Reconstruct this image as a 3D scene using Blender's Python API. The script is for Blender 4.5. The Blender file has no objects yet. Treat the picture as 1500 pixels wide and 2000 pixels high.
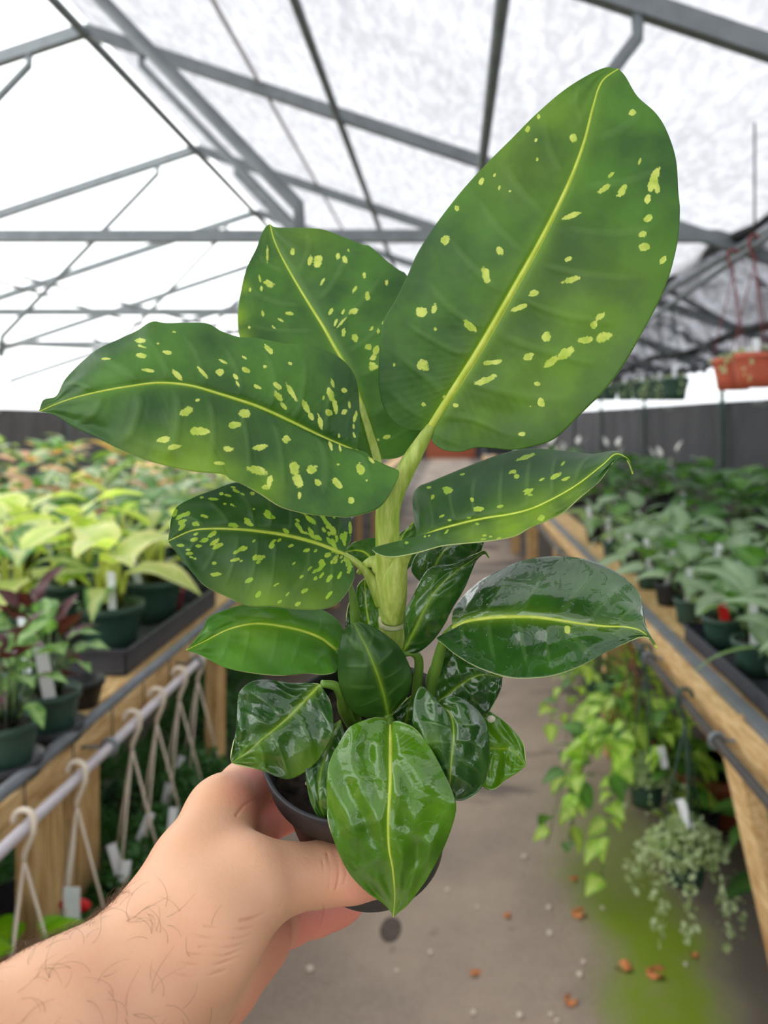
import bpy, math, random
import numpy as np
from mathutils import Vector, Matrix, Euler

random.seed(7); rng = np.random.default_rng(7)
scene = bpy.context.scene
COL = scene.collection

# ---------------------------------------------------------------- camera
EYE = 1.50
F = 1500.0                                    # focal length in pixels of the 1500 x 2000 frame
CX, CY = 880.0, 820.0                         # principal point: the level camera looks straight down the aisle
cam_d = bpy.data.cameras.new('camera'); cam = bpy.data.objects.new('camera', cam_d); COL.objects.link(cam)
cam.location = (0, 0, EYE)
cam.rotation_euler = Euler((math.pi / 2, 0, 0), 'XYZ')
cam_d.sensor_fit = 'HORIZONTAL'; cam_d.sensor_width = 36; cam_d.lens = 36.0
cam_d.shift_x = -(CX - 750) / 1500; cam_d.shift_y = -(1000 - CY) / 1500
cam_d.clip_start = 0.02; cam_d.clip_end = 300
cam_d.dof.use_dof = True; cam_d.dof.focus_distance = 0.365; cam_d.dof.aperture_fstop = 10.5
scene.camera = cam
CR = np.array(cam.rotation_euler.to_matrix())

def W(px, py, d):
    """point seen at pixel (px, py) of the frame, d metres in front of the camera"""
    v = CR @ np.array([(px - CX) / F * d, -(py - CY) / F * d, -d])
    return Vector((v[0], v[1], v[2] + EYE))

def Warr(px, py, d):
    v = np.stack([(px - CX) / F * d, -(py - CY) / F * d, -d], -1) @ CR.T
    v[..., 2] += EYE
    return v

# ---------------------------------------------------------------- light
world = bpy.data.worlds.new('overcast_sky'); scene.world = world; world.use_nodes = True
bg = world.node_tree.nodes['Background']
bg.inputs['Color'].default_value = (0.93, 0.97, 1.0, 1); bg.inputs['Strength'].default_value = 2.15
sun_d = bpy.data.lights.new('sun', 'SUN'); sun_d.energy = 2.2; sun_d.angle = math.radians(12); sun_d.color = (1, 0.96, 0.9)
sun = bpy.data.objects.new('sun', sun_d); COL.objects.link(sun); sun.rotation_euler = (math.radians(-12), math.radians(-38), 0)
vs = scene.view_settings
vs.view_transform = 'Standard'; vs.look = 'None'; vs.gamma = 1; vs.use_curve_mapping = False; vs.exposure = 0.32
scene.cycles.max_bounces = 10; scene.cycles.diffuse_bounces = 5; scene.cycles.glossy_bounces = 3
scene.cycles.transmission_bounces = 6; scene.cycles.transparent_max_bounces = 12
scene.cycles.use_denoising = True

# ---------------------------------------------------------------- materials
def srgb(r, g, b):
    f = lambda c: (c / 255 / 12.92) if c / 255 <= 0.04045 else ((c / 255 + 0.055) / 1.055) ** 2.4
    return (f(r), f(g), f(b), 1)

class NT:
    def __init__(s, name):
        s.m = bpy.data.materials.new(name); s.m.use_nodes = True; s.t = s.m.node_tree
        s.t.nodes.clear(); s.out = s.t.nodes.new('ShaderNodeOutputMaterial')
    def n(s, typ, **kw):
        nd = s.t.nodes.new('ShaderNode' + typ); ins = kw.pop('ins', {})
        for k, v in kw.items(): setattr(nd, k, v)
        for k, v in ins.items():
            if hasattr(v, 'is_linked') or hasattr(v, 'links'): s.t.links.new(v, nd.inputs[k])
            else: nd.inputs[k].default_value = v
        return nd
    def mix(s, fac, a, b, blend='MIX'):
        nd = s.t.nodes.new('ShaderNodeMix'); nd.data_type = 'RGBA'; nd.blend_type = blend
        for i, v in ((0, fac), (6, a), (7, b)):
            if hasattr(v, 'links'): s.t.links.new(v, nd.inputs[i])
            else: nd.inputs[i].default_value = v
        return nd.outputs[2]
    def math(s, op, a, b=0.0, c=0.0, clamp=False):
        nd = s.t.nodes.new('ShaderNodeMath'); nd.operation = op; nd.use_clamp = clamp
        for i, v in enumerate((a, b, c)):
            if hasattr(v, 'links'): s.t.links.new(v, nd.inputs[i])
            else: nd.inputs[i].default_value = v
        return nd.outputs[0]
    def rng(s, v, a, b, c=0.0, d=1.0, smooth=True):
        nd = s.t.nodes.new('ShaderNodeMapRange'); nd.interpolation_type = 'SMOOTHSTEP' if smooth else 'LINEAR'
        s.t.links.new(v, nd.inputs[0])
        for i, x in zip((1, 2, 3, 4), (a, b, c, d)): nd.inputs[i].default_value = x
        return nd.outputs[0]
    def noise(s, scale, detail=3, rough=0.55, vec=None, dist=0.0):
        nd = s.n('TexNoise', ins={'Scale': scale, 'Detail': detail, 'Roughness': rough, 'Distortion': dist})
        if vec is None: vec = s.coord()
        s.t.links.new(vec, nd.inputs['Vector']); return nd.outputs['Fac']
    def coord(s, which='Object'):
        return s.n('TexCoord').outputs[which]
    def attr(s, name, out='Fac'):
        return s.n('Attribute', attribute_name=name).outputs[out]
    def bump(s, h, strength=0.3, dist=0.002):
        return s.n('Bump', ins={'Strength': strength, 'Distance': dist, 'Height': h}).outputs['Normal']
    def principled(s, **ins):
        p = s.t.nodes.new('ShaderNodeBsdfPrincipled')
        for k, v in ins.items():
            k = k.replace('_', ' ')
            if hasattr(v, 'links'): s.t.links.new(v, p.inputs[k])
            else: p.inputs[k].default_value = v
        return p.outputs[0]
    def mixsh(s, fac, a, b):
        nd = s.t.nodes.new('ShaderNodeMixShader')
        for i, v in enumerate((fac, a, b)):
            if hasattr(v, 'links'): s.t.links.new(v, nd.inputs[i])
            else: nd.inputs[i].default_value = v
        return nd.outputs[0]
    def done(s, sh):
        s.t.links.new(sh, s.out.inputs['Surface']); return s.m

def plain(name, col, rough=0.5, vary=0.12, scale=30, spec=0.4, metal=0.0, bump=0.0):
    t = NT(name); nz = t.noise(scale)
    dark = tuple(c * (1 - vary) for c in col[:3]) + (1,); lite = tuple(min(1, c * (1 + vary)) for c in col[:3]) + (1,)
    c = t.mix(t.rng(nz, 0.3, 0.7), dark, lite)
    kw = dict(Base_Color=c, Roughness=rough, Metallic=metal, Specular_IOR_Level=spec)
    if bump: kw['Normal'] = t.bump(nz, bump, 0.002)
    return t.done(t.principled(**kw))

M = {}
M['steel'] = plain('galvanised_steel', srgb(122, 128, 131), 0.5, 0.12, 12, metal=0.25)
M['green_plastic'] = plain('green_plastic', srgb(48, 74, 62), 0.45, 0.12, 20)
M['black_plastic'] = plain('black_plastic', srgb(38, 39, 42), 0.4, 0.2, 25)
M['maroon_plastic'] = plain('maroon_plastic', srgb(120, 48, 50), 0.5, 0.12, 20)
M['terracotta_plastic'] = plain('terracotta_plastic', srgb(190, 92, 66), 0.5, 0.1, 20)
M['brown_plastic'] = plain('brown_plastic', srgb(150, 78, 48), 0.5, 0.1, 20)
M['white_plastic'] = plain('white_plastic', srgb(240, 242, 244), 0.5, 0.03, 20)
M['cream_plastic'] = plain('cream_plastic', srgb(225, 210, 190), 0.45, 0.05, 20)
M['red_plastic'] = plain('red_plastic', srgb(225, 40, 42), 0.45, 0.06, 20)
M['grey_rail'] = plain('grey_rail', srgb(120, 124, 130), 0.5, 0.12, 20, metal=0.2)
M['conduit'] = plain('conduit', srgb(200, 192, 196), 0.4, 0.06, 20, metal=0.15)
M['soil'] = plain('potting_soil', srgb(46, 36, 30), 0.95, 0.5, 160, bump=0.8)
M['perlite'] = plain('perlite', srgb(232, 222, 200), 0.9, 0.1, 200)
M['weathered'] = plain('weathered_dark_deck', srgb(78, 70, 62), 0.85, 0.3, 8)
M['tray'] = plain('charcoal_tray', srgb(66, 68, 76), 0.45, 0.15, 20)
M['wire'] = plain('dark_wire', srgb(70, 66, 62), 0.5, 0.1, 20)
M['dry_leaf'] = plain('dry_leaf', srgb(196, 122, 72), 0.8, 0.2, 60)
M['pebble'] = plain('pebble', srgb(214, 200, 182), 0.85, 0.1, 60)
M['white_spathe'] = plain('white_spathe', srgb(244, 242, 232), 0.6, 0.03, 20)
M['drain'] = plain('floor_mark', srgb(92, 80, 72), 0.9, 0.2, 40)
M['stain'] = plain('dark_debris', srgb(60, 52, 48), 0.9, 0.2, 40)

def m_pot():
    t = NT('black_nursery_pot'); c = t.coord()
    nz = t.noise(22, 4, 0.6); st = t.noise(260, 2, 0.5)
    col = t.mix(t.rng(nz, 0.4, 0.75), srgb(27, 28, 30), srgb(50, 50, 54))
    col = t.mix(t.rng(st, 0.68, 0.76), col, srgb(120, 112, 104))
    return t.done(t.principled(Base_Color=col, Roughness=t.rng(nz, 0.3, 0.7, 0.3, 0.55), Normal=t.bump(nz, 0.15)))
M['pot'] = m_pot()

def m_wood():
    t = NT('pale_lumber'); mp = t.n('Mapping', ins={'Vector': t.coord(), 'Scale': (9, 1.2, 9)}).outputs[0]
    g = t.noise(9, 5, 0.6, mp, 0.6); k = t.noise(2.2, 2)
    c = t.mix(t.rng(g, 0.32, 0.7), srgb(186, 144, 92), srgb(232, 200, 148))
    c = t.mix(t.rng(k, 0.62, 0.74), c, srgb(160, 112, 66))
    return t.done(t.principled(Base_Color=c, Roughness=0.7, Specular_IOR_Level=0.2, Normal=t.bump(g, 0.2)))
M['wood'] = m_wood()
def m_woodv():
    t = NT('pale_lumber_upright'); mp = t.n('Mapping', ins={'Vector': t.coord(), 'Scale': (12, 12, 1.0)}).outputs[0]
    g = t.noise(8, 5, 0.6, mp, 0.8)
    c = t.mix(t.rng(g, 0.3, 0.7), srgb(176, 132, 78), srgb(228, 194, 138))
    return t.done(t.principled(Base_Color=c, Roughness=0.7, Specular_IOR_Level=0.2, Normal=t.bump(g, 0.2)))
M['wood_upright'] = m_woodv()

def m_film(name, a, b, scale, fac):
    t = NT(name); mp = t.n('Mapping', ins={'Vector': t.coord(), 'Scale': (1, 0.35, 1)}).outputs[0]
    nz = t.noise(scale, 6, 0.68, mp, 0.4); n2 = t.noise(0.8, 2)
    c = t.mix(t.math('ADD', t.math('MULTIPLY', t.rng(nz, 0.36, 0.66), 0.7), t.math('MULTIPLY', t.rng(n2, 0.3, 0.7), 0.3)), a, b)
    tr = t.n('BsdfTranslucent', ins={'Color': c}).outputs[0]; df = t.n('BsdfDiffuse', ins={'Color': c}).outputs[0]
    return t.done(t.mixsh(fac, df, tr))
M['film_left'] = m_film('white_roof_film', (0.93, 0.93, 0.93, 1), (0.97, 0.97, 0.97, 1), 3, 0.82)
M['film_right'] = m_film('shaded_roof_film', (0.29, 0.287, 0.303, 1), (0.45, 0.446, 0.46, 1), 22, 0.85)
M['film_end'] = m_film('end_wall_film', (0.9, 0.9, 0.9, 1), (0.95, 0.95, 0.95, 1), 3, 0.85)

def m_curtain():
    t = NT('black_ground_cloth'); mp = t.n('Mapping', ins={'Vector': t.coord(), 'Scale': (1, 1.4, 0.35)}).outputs[0]
    nz = t.noise(5, 4, 0.6, mp)
    c = t.mix(t.rng(nz, 0.3, 0.75), srgb(40, 40, 43), srgb(60, 60, 64))
    return t.done(t.principled(Base_Color=c, Roughness=0.6, Normal=t.bump(nz, 0.3, 0.02)))
M['curtain'] = m_curtain()

def m_net():
    t = NT('grey_shade_net'); nz = t.noise(6, 5, 0.65)
    d = t.principled(Base_Color=srgb(95, 95, 100), Roughness=0.8)
    tr = t.n('BsdfTransparent', ins={'Color': (0.86, 0.86, 0.9, 1)}).outputs[0]
    return t.done(t.mixsh(t.rng(nz, 0.3, 0.7, 0.35, 0.8), tr, d))
M['net'] = m_net()

def m_floor():
    t = NT('grey_weed_cloth_floor'); co = t.coord()
    nz = t.noise(1.6, 5, 0.6); fine = t.noise(60, 3, 0.6); spk = t.noise(14, 4, 0.65)
    c = t.mix(t.rng(nz, 0.3, 0.7), srgb(134, 116, 102), srgb(174, 154, 134))
    c = t.mix(t.math('MULTIPLY', t.rng(fine, 0.35, 0.65), 0.25), c, srgb(176, 162, 146))
    c = t.mix(t.math('MULTIPLY', t.rng(spk, 0.62, 0.74), 0.5), c, srgb(92, 82, 74))
    # darker band and green algae along the right bench (marks with a shape of their own)
    sep = t.n('SeparateXYZ', ins={0: co}); x, y = sep.outputs[0], sep.outputs[1]
    wob = t.math('MULTIPLY', t.math('SUBTRACT', t.noise(2.2, 4, 0.6), 0.5), 0.34)
    ax = t.math('ADD', x, wob)
    alg = t.math('MULTIPLY', t.rng(ax, 0.33, 0.52), t.rng(ax, 0.80, 0.62))
    alg = t.math('MULTIPLY', alg, t.rng(y, 3.4, 2.2))
    alg = t.math('MULTIPLY', alg, t.rng(t.noise(3.0, 4, 0.7), 0.25, 0.5, 0.7, 1.0))
    c = t.mix(alg, c, srgb(122, 144, 26))
    wet = t.math('MULTIPLY', t.rng(ax, 0.64, 0.82), 0.7)  # floor colour turns darker towards and beneath the right bench
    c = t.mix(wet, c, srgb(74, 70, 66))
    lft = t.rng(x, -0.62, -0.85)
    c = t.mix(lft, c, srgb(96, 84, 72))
    # damp puddle marks further down the aisle
    pud = t.math('MULTIPLY', t.rng(t.noise(1.3, 3, 0.5, t.n('Mapping', ins={'Vector': co, 'Scale': (1.0, 2.2, 1), 'Location': (3.1, 0.4, 0)}).outputs[0]), 0.54, 0.62), t.rng(y, 2.6, 3.2))
    c = t.mix(t.math('MULTIPLY', pud, 0.75), c, srgb(70, 62, 58))
    return t.done(t.principled(Base_Color=c, Roughness=t.rng(nz, 0.3, 0.7, 0.55, 0.85), Normal=t.bump(fine, 0.15)))
M['floor'] = m_floor()

def leaf_shader(t, c, rough, nrm, trans, tint=(0.75, 1.0, 0.35, 1), spec=0.45, coat=None):
    kw = dict(Base_Color=c, Roughness=rough, Specular_IOR_Level=spec, Normal=nrm)
    if coat is not None: kw.update(Coat_Weight=coat, Coat_Roughness=0.05, Coat_IOR=1.6, Coat_Normal=nrm)
    p = t.principled(**kw)
    tc = t.mix(0.6, c, tint, 'MULTIPLY'); tc = t.mix(1.0, tc, (1.9, 1.9, 1.5, 1), 'MULTIPLY')
    tr = t.n('BsdfTranslucent', ins={'Color': tc}).outputs[0]
    return t.done(t.mixsh(trans, p, tr))

def m_dief(name, dark, mid, lime, wet=False, trans=0.27, fleckcol=srgb(232, 234, 130), ribcol=srgb(214, 224, 92)):
    t = NT(name); co = t.coord()
    nz = t.noise(26, 4, 0.55); fine = t.noise(420, 3, 0.6)
    c = t.mix(t.rng(nz, 0.3, 0.72), dark, mid)
    c = t.mix(t.rng(t.attr('vein'), 0.45, 1.0, 0, 0.22), c, srgb(124, 162, 90))
    c = t.mix(t.math('MULTIPLY', t.attr('lime'), t.rng(nz, 0.2, 0.7, 0.6, 1.0)), c, lime)
    c = t.mix(t.rng(t.attr('halo'), 0.0, 1.0, 0, 0.75), c, srgb(150, 190, 50))
    edge = t.math('MULTIPLY', t.math('SUBTRACT', t.noise(300, 4, 0.7), 0.5), 1.5)
    fl = t.rng(t.math('ADD', t.attr('fleck'), edge), 0.16, 0.30)
    c = t.mix(t.math('MULTIPLY', fl, 0.93), c, t.mix(t.rng(t.noise(160, 2), 0.3, 0.7), fleckcol, srgb(196, 212, 84)))
    c = t.mix(t.rng(t.attr('rib'), 0.0, 0.55), c, ribcol)
    h = t.math('ADD', t.math('MULTIPLY', nz, 0.7), t.math('MULTIPLY', fine, 0.03))
    if wet:
        wn = t.noise(60, 5, 0.62, dist=1.6); film = t.rng(wn, 0.42, 0.455)
        drops = t.rng(t.noise(330, 2, 0.5), 0.66, 0.72)
        h = t.math('ADD', t.math('ADD', t.math('MULTIPLY', h, 1.2), t.math('MULTIPLY', film, 0.10)), t.math('MULTIPLY', drops, 0.12))
        rough = t.rng(film, 0, 1, 0.42, 0.22)
        return leaf_shader(t, c, rough, t.bump(h, 0.42, 0.0020), trans, spec=0.45, coat=film)
    rough = t.rng(nz, 0.3, 0.7, 0.36, 0.5)
    return leaf_shader(t, c, rough, t.bump(h, 0.28, 0.002), trans)

DK, MD, LM = srgb(54, 98, 42), srgb(92, 142, 48), srgb(156, 190, 42)
M['leaf_dry'] = m_dief('dieffenbachia_leaf_dry', DK, MD, LM)
M['leaf_mottled'] = m_dief('dieffenbachia_leaf_mottled', srgb(44, 84, 40), srgb(70, 116, 46), LM, False, 0.25, srgb(168, 204, 62))
M['leaf_wet'] = m_dief('dieffenbachia_leaf_wet', srgb(36, 78, 28), srgb(62, 112, 32), srgb(130, 172, 36), True, 0.2)
M['leaf_wet_light'] = m_dief('dieffenbachia_leaf_wet_light', srgb(74, 126, 16), srgb(108, 162, 26), srgb(156, 198, 40), True, 0.26)
def m_rib():
    t = NT('pale_midrib'); nz = t.noise(120, 3)
    return leaf_shader(t, t.mix(t.rng(nz, .3, .7), srgb(206, 220, 84), srgb(228, 234, 116)), 0.4, t.bump(nz, .1, .0005), .2)
M['midrib'] = m_rib()
M['leaf_light'] = m_dief('dieffenbachia_leaf_light', srgb(70, 128, 30), srgb(102, 160, 44), LM, False, 0.27)
M['leaf_dark'] = m_dief('dieffenbachia_leaf_dark', srgb(44, 86, 28), srgb(70, 116, 36), LM, False, 0.22)
M['leaf_pale_edge'] = plain('leaf_edge', srgb(190, 205, 130), 0.5, 0.1, 60)
def m_stem():
    t = NT('dieffenbachia_stem'); mp = t.n('Mapping', ins={'Vector': t.coord(), 'Scale': (40, 40, 6)}).outputs[0]
    g = t.noise(6, 4, 0.6, mp); k = t.noise(30, 3)
    c = t.mix(t.rng(g, 0.3, 0.7), srgb(158, 182, 66), srgb(208, 220, 122))
    c = t.mix(t.rng(k, 0.55, 0.75), c, srgb(132, 164, 54))
    return leaf_shader(t, c, 0.42, t.bump(g, 0.12, 0.001), 0.15)
M['stem'] = m_stem()
M['stem_ring'] = plain('stem_node_ring', srgb(214, 214, 164), 0.55, 0.1, 120)
M['petiole_green'] = plain('petiole_green', srgb(104, 140, 52), 0.4, 0.15, 60)

def m_skin():
    t = NT('skin'); nz = t.noise(24, 4, 0.6); blot = t.noise(9, 2, 0.5); fine = t.noise(520, 3, 0.6); vor = t.noise(180, 4, 0.7)
    c = t.mix(t.rng(blot, 0.3, 0.7), srgb(230, 172, 134), srgb(236, 182, 146))
    c = t.mix(t.math('MULTIPLY', t.rng(nz, 0.45, 0.75), 0.4), c, srgb(236, 160, 128))
    c = t.mix(t.attr('palm'), c, srgb(238, 142, 124))
    c = t.mix(t.rng(t.attr('crease'), 0.1, 1.0, 0, 0.22), c, srgb(186, 116, 86))
    h = t.math('ADD', t.math('MULTIPLY', fine, 0.35), t.math('MULTIPLY', vor, 0.6))
    return t.done(t.principled(Base_Color=c, Roughness=0.48, Specular_IOR_Level=0.35, Subsurface_Weight=0.12,
                               Subsurface_Radius=(1.0, 0.35, 0.2), Subsurface_Scale=0.004, Normal=t.bump(h, 0.34, 0.0010)))
M['skin'] = m_skin()
M['hair'] = plain('arm_hair', srgb(104, 76, 56), 0.5, 0.2, 60)

def m_bg(name, edge, centre, lo=0.25, hi=0.75, veins=0.25, trans=0.3, noise=0.5):
    """background foliage: colour runs from midrib (centre) to margin (edge) of each leaf"""
    t = NT(name); uv = t.n('UVMap').outputs[0]; sx = t.n('SeparateXYZ', ins={0: uv})
    u = t.math('ABSOLUTE', t.math('MULTIPLY_ADD', sx.outputs[0], 2.0, -1.0))
    inf = t.n('ObjectInfo').outputs['Random']
    off = t.n('CombineXYZ', ins={0: inf, 1: inf, 2: inf}).outputs[0]
    vec = t.n('VectorMath', operation='MULTIPLY_ADD', ins={0: uv, 1: (3.0, 6.0, 1.0), 2: t.n('VectorMath', operation='SCALE', ins={0: off, 'Scale': 20.0}).outputs[0]}).outputs[0]
    nz = t.noise(1.3, 3, 0.6, vec)
    f = t.math('ADD', u, t.math('MULTIPLY', t.math('SUBTRACT', nz, 0.5), noise * 2))
    c = t.mix(t.rng(f, lo, hi), centre, edge)
    c = t.mix(t.rng(u, 0.03, 0.09, veins, 0), c, tuple(min(1, x * 1.8) for x in centre[:3]) + (1,))
    c = t.mix(0.35, c, t.mix(inf, tuple(x * 0.55 for x in edge[:3]) + (1,), tuple(min(1, x * 1.35) for x in edge[:3]) + (1,)))
    return leaf_shader(t, c, 0.42, t.bump(nz, 0.1, 0.003), trans)
M['bg_lime'] = m_bg('lime_variegated_leaf', srgb(230, 230, 150), srgb(180, 204, 92), 0.2, 0.9, noise=0.9, trans=0.36)
M['bg_cream'] = m_bg('cream_and_green_leaf', srgb(96, 140, 74), srgb(226, 228, 152), 0.35, 0.7, noise=0.8, trans=0.36)
M['bg_green'] = m_bg('mid_green_leaf', srgb(76, 120, 50), srgb(104, 148, 64))
M['bg_dark'] = m_bg('dark_green_leaf', srgb(62, 104, 52), srgb(92, 134, 68))
M['bg_silver'] = m_bg('silver_green_leaf', srgb(124, 152, 112), srgb(160, 182, 144), noise=0.6)
M['bg_salmon'] = m_bg('salmon_leaf', srgb(120, 140, 80), srgb(226, 140, 116), 0.35, 0.8, noise=0.8)
M['bg_pink'] = m_bg('pink_flecked_leaf', srgb(86, 112, 66), srgb(206, 140, 130), 0.2, 0.6, noise=1.2)
M['bg_speckle'] = m_bg('pale_speckled_leaf', srgb(110, 140, 90), srgb(196, 206, 160), 0.3, 0.6, noise=1.4)
M['bg_calathea'] = m_bg('banded_green_leaf', srgb(106, 150, 76), srgb(172, 204, 132), 0.3, 0.55, noise=1.2)
M['bg_burgundy'] = m_bg('burgundy_leaf', srgb(72, 30, 36), srgb(96, 40, 42))
M['bg_pothos'] = m_bg('lime_pothos_leaf', srgb(150, 186, 72), srgb(214, 228, 128), noise=0.7, trans=0.4)
M['bg_bright'] = m_bg('bright_lime_leaf', srgb(120, 180, 20), srgb(160, 205, 30), trans=0.45)
M['bg_fine'] = m_bg('fine_dark_foliage', srgb(56, 100, 50), srgb(76, 122, 60))
M['bg_grey'] = m_bg('grey_green_foliage', srgb(150, 166, 120), srgb(190, 200, 158))
M['bg_stalk'] = plain('pale_stalk', srgb(186, 194, 84), 0.45, 0.1, 40)
M['bg_stalk_dark'] = plain('green_stalk', srgb(96, 124, 60), 0.45, 0.15, 40)
M['hedge'] = plain('far_hedge', srgb(96, 120, 66), 0.8, 0.35, 6)

# ---------------------------------------------------------------- helpers
def link(name, me, mat, parent=None, loc=None):
    o = bpy.data.objects.new(name, me); COL.objects.link(o)
    if mat is not None and len(me.materials) == 0: me.materials.append(M[mat] if isinstance(mat, str) else mat)
    if parent is not None: o.parent = parent
    if loc is not None: o.location = loc
    return o
def tag(o, label=None, cat=None, group=None, kind=None):
    if label: o['label'] = label
    if cat: o['category'] = cat
    if group: o['group'] = group
    if kind: o['kind'] = kind
    return o
def empty(name, loc, label=None, cat=None, group=None, kind=None, rz=0):
    o = bpy.data.objects.new(name, None); COL.objects.link(o); o.location = loc; o.empty_display_size = 0.05
    o.rotation_euler[2] = rz
    return tag(o, label, cat, group, kind)

class MB:
    """collects polygons; build() links them as one mesh object"""
    def __init__(s): s.v = []; s.f = []; s.uv = []; s.smooth = True
    def add(s, v, f, uv=None):
        b = len(s.v); s.v += [tuple(p) for p in v]; s.f += [tuple(i + b for i in q) for q in f]
        s.uv += uv if uv else [(0.3, 0.5)] * len(v)
        return s
    def box(s, x0, x1, y0, y1, z0, z1):
        v = [(x, y, z) for z in (z0, z1) for y in (y0, y1) for x in (x0, x1)]
        s.add(v, [(0, 2, 3, 1), (4, 5, 7, 6), (0, 1, 5, 4), (2, 6, 7, 3), (0, 4, 6, 2), (1, 3, 7, 5)]); s.smooth = False; return s
    def beam(s, a, b, w, h):
        """square bar from a to b"""
        a, b = Vector(a), Vector(b); d = (b - a).normalized()
        up = Vector((0, 0, 1)) if abs(d.z) < 0.95 else Vector((0, 1, 0))
        x = d.cross(up).normalized() * w / 2; y = x.cross(d).normalized() * h / 2
        v = [p + sx * x + sy * y for p in (a, b) for sx, sy in ((-1, -1), (1, -1), (1, 1), (-1, 1))]
        s.add(v, [(3, 2, 1, 0), (4, 5, 6, 7), (0, 1, 5, 4), (1, 2, 6, 5), (2, 3, 7, 6), (3, 0, 4, 7)]); s.smooth = False; return s
    def tube(s, pts, rad, n=8, cap=True):
        pts = [Vector(p) for p in pts]; m = len(pts)
        rad = [rad] * m if not hasattr(rad, '__len__') else list(rad)
        v = []; prev = None
        for i, p in enumerate(pts):
            d = (pts[min(i + 1, m - 1)] - pts[max(i - 1, 0)]).normalized()
            if prev is None:
                up = Vector((0, 0, 1)) if abs(d.z) < 0.9 else Vector((1, 0, 0)); x = d.cross(up).normalized()
            else: x = (prev - d * prev.dot(d)).normalized()
            prev = x; y = d.cross(x)
            for k in range(n):
                a = 2 * math.pi * k / n; v.append(p + (x * math.cos(a) + y * math.sin(a)) * rad[i])
        f = [(i * n + k, i * n + (k + 1) % n, (i + 1) * n + (k + 1) % n, (i + 1) * n + k) for i in range(m - 1) for k in range(n)]
        if cap: f += [tuple(range(n - 1, -1, -1)), tuple((m - 1) * n + k for k in range(n))]
        return s.add(v, f)
    def lathe(s, prof, n=20, base=Vector((0, 0, 0)), ax=None):
        """profile of (radius, height) turned about +z, or about the frame ax = (x, y, z)"""
        X, Y, Z = ax if ax else (Vector((1, 0, 0)), Vector((0, 1, 0)), Vector((0, 0, 1)))
        v = []
        for r, h in prof:
            for k in range(n):
                a = 2 * math.pi * k / n; v.append(base + X * r * math.cos(a) + Y * r * math.sin(a) + Z * h)
        f = [(i * n + k, i * n + (k + 1) % n, (i + 1) * n + (k + 1) % n, (i + 1) * n + k) for i in range(len(prof) - 1) for k in range(n)]
        if prof[0][0] > 1e-6: f.append(tuple(range(n - 1, -1, -1)))
        if prof[-1][0] > 1e-6: f.append(tuple((len(prof) - 1) * n + k for k in range(n)))
        return s.add(v, f)
    def mesh(s, name):
        me = bpy.data.meshes.new(name); me.from_pydata(s.v, [], s.f); me.update()
        uvl = me.uv_layers.new(name='UVMap'); uv = np.array(s.uv, dtype=np.float32)
        li = np.empty(len(me.loops), dtype=np.int32); me.loops.foreach_get('vertex_index', li)
        uvl.data.foreach_set('uv', uv[li].ravel())
        if s.smooth: me.polygons.foreach_set('use_smooth', [True] * len(me.polygons))
        return me
    def build(s, name, mat, parent=None, loc=None): return link(name, s.mesh(name), mat, parent, loc)

# ================================================================= THE GREENHOUSE
RX, RZ = -1.95, EYE + 2.08          # ridge
SL = 0.333                          # roof pitch
EL, ER = -6.5, 2.6                  # eaves
Y0, Y1 = -7.0, 30.0
roofz = lambda x: RZ - SL * abs(x - RX)

# floor
fl = MB(); fl.box(EL - 0.3, ER + 0.3, Y0, Y1 + 8, -0.06, 0.0)
tag(fl.build('floor', 'floor'), 'brown-grey cloth-covered floor of the greenhouse aisle with green algae', kind='structure')
# roof skin (a thin slab each side of the ridge)
def slope(name, xa, xb, mat, parent):
    m = MB(); n = 74; v = []; k = 9
    for i in range(n + 1):
        y = Y0 + (Y1 - Y0) * i / n
        for j in range(k + 1):
            x = xa + (xb - xa) * j / k
            ph = ((y - 0.5) / 1.8) % 1.0
            v.append((x, y, roofz(x) + 0.055 - 0.02 * math.sin(math.pi * ph) * math.sin(math.pi * j / k)))
    f = [(i * (k + 1) + j, i * (k + 1) + j + 1, (i + 1) * (k + 1) + j + 1, (i + 1) * (k + 1) + j) for i in range(n) for j in range(k)]
    m.add(v, f); o = m.build(name, mat, parent)
    return o
ceil = empty('ceiling', (0, 0, 0), 'white film roof over a steel frame, pitched to a ridge left of the aisle', kind='structure')
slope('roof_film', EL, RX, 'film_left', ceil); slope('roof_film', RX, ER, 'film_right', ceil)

# frames
frame_y = [0.5 + 1.8 * k for k in range(-3, 15)]
raf_l = MB().beam((EL, 0, roofz(EL)), (RX, 0, RZ), 0.045, 0.065).mesh('rafter')
raf_r = MB().beam((RX, 0, RZ), (ER, 0, roofz(ER)), 0.045, 0.065).mesh('rafter')
zb = EYE + 0.64
br = MB(); br.tube([(-1.65, 0, roofz(-1.65) - 0.02), (-1.65, 0, roofz(-1.65) - 0.09), (-0.455, 0, zb), (-0.45, 0, zb - 0.16)], 0.021, 8); br_r = br.mesh('brace')
br = MB(); br.tube([(-2.25, 0, roofz(-2.25) - 0.02), (-2.25, 0, roofz(-2.25) - 0.09), (-3.445, 0, zb), (-3.45, 0, zb - 0.16)], 0.021, 8); br_l = br.mesh('brace')
br = MB(); br.tube([(0.56, 0, roofz(0.56) - 0.02), (0.56, 0, roofz(0.56) - 0.10), (0.30, 0, roofz(0.56) - 0.44), (0.30, 0, EYE + 0.62)], 0.02, 8); br_s = br.mesh('brace')
for me in (raf_l, raf_r, br_l, br_r, br_s): me.materials.append(M['steel'])
for y in frame_y:
    for me in (raf_l, raf_r, br_l, br_r):
        o = link(me.name.split('.')[0], me, None, ceil); o.location = (0, y, 0)
for y in (2.3,):
    o = link('brace', br_s, None, ceil); o.location = (0, y, 0)
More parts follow.
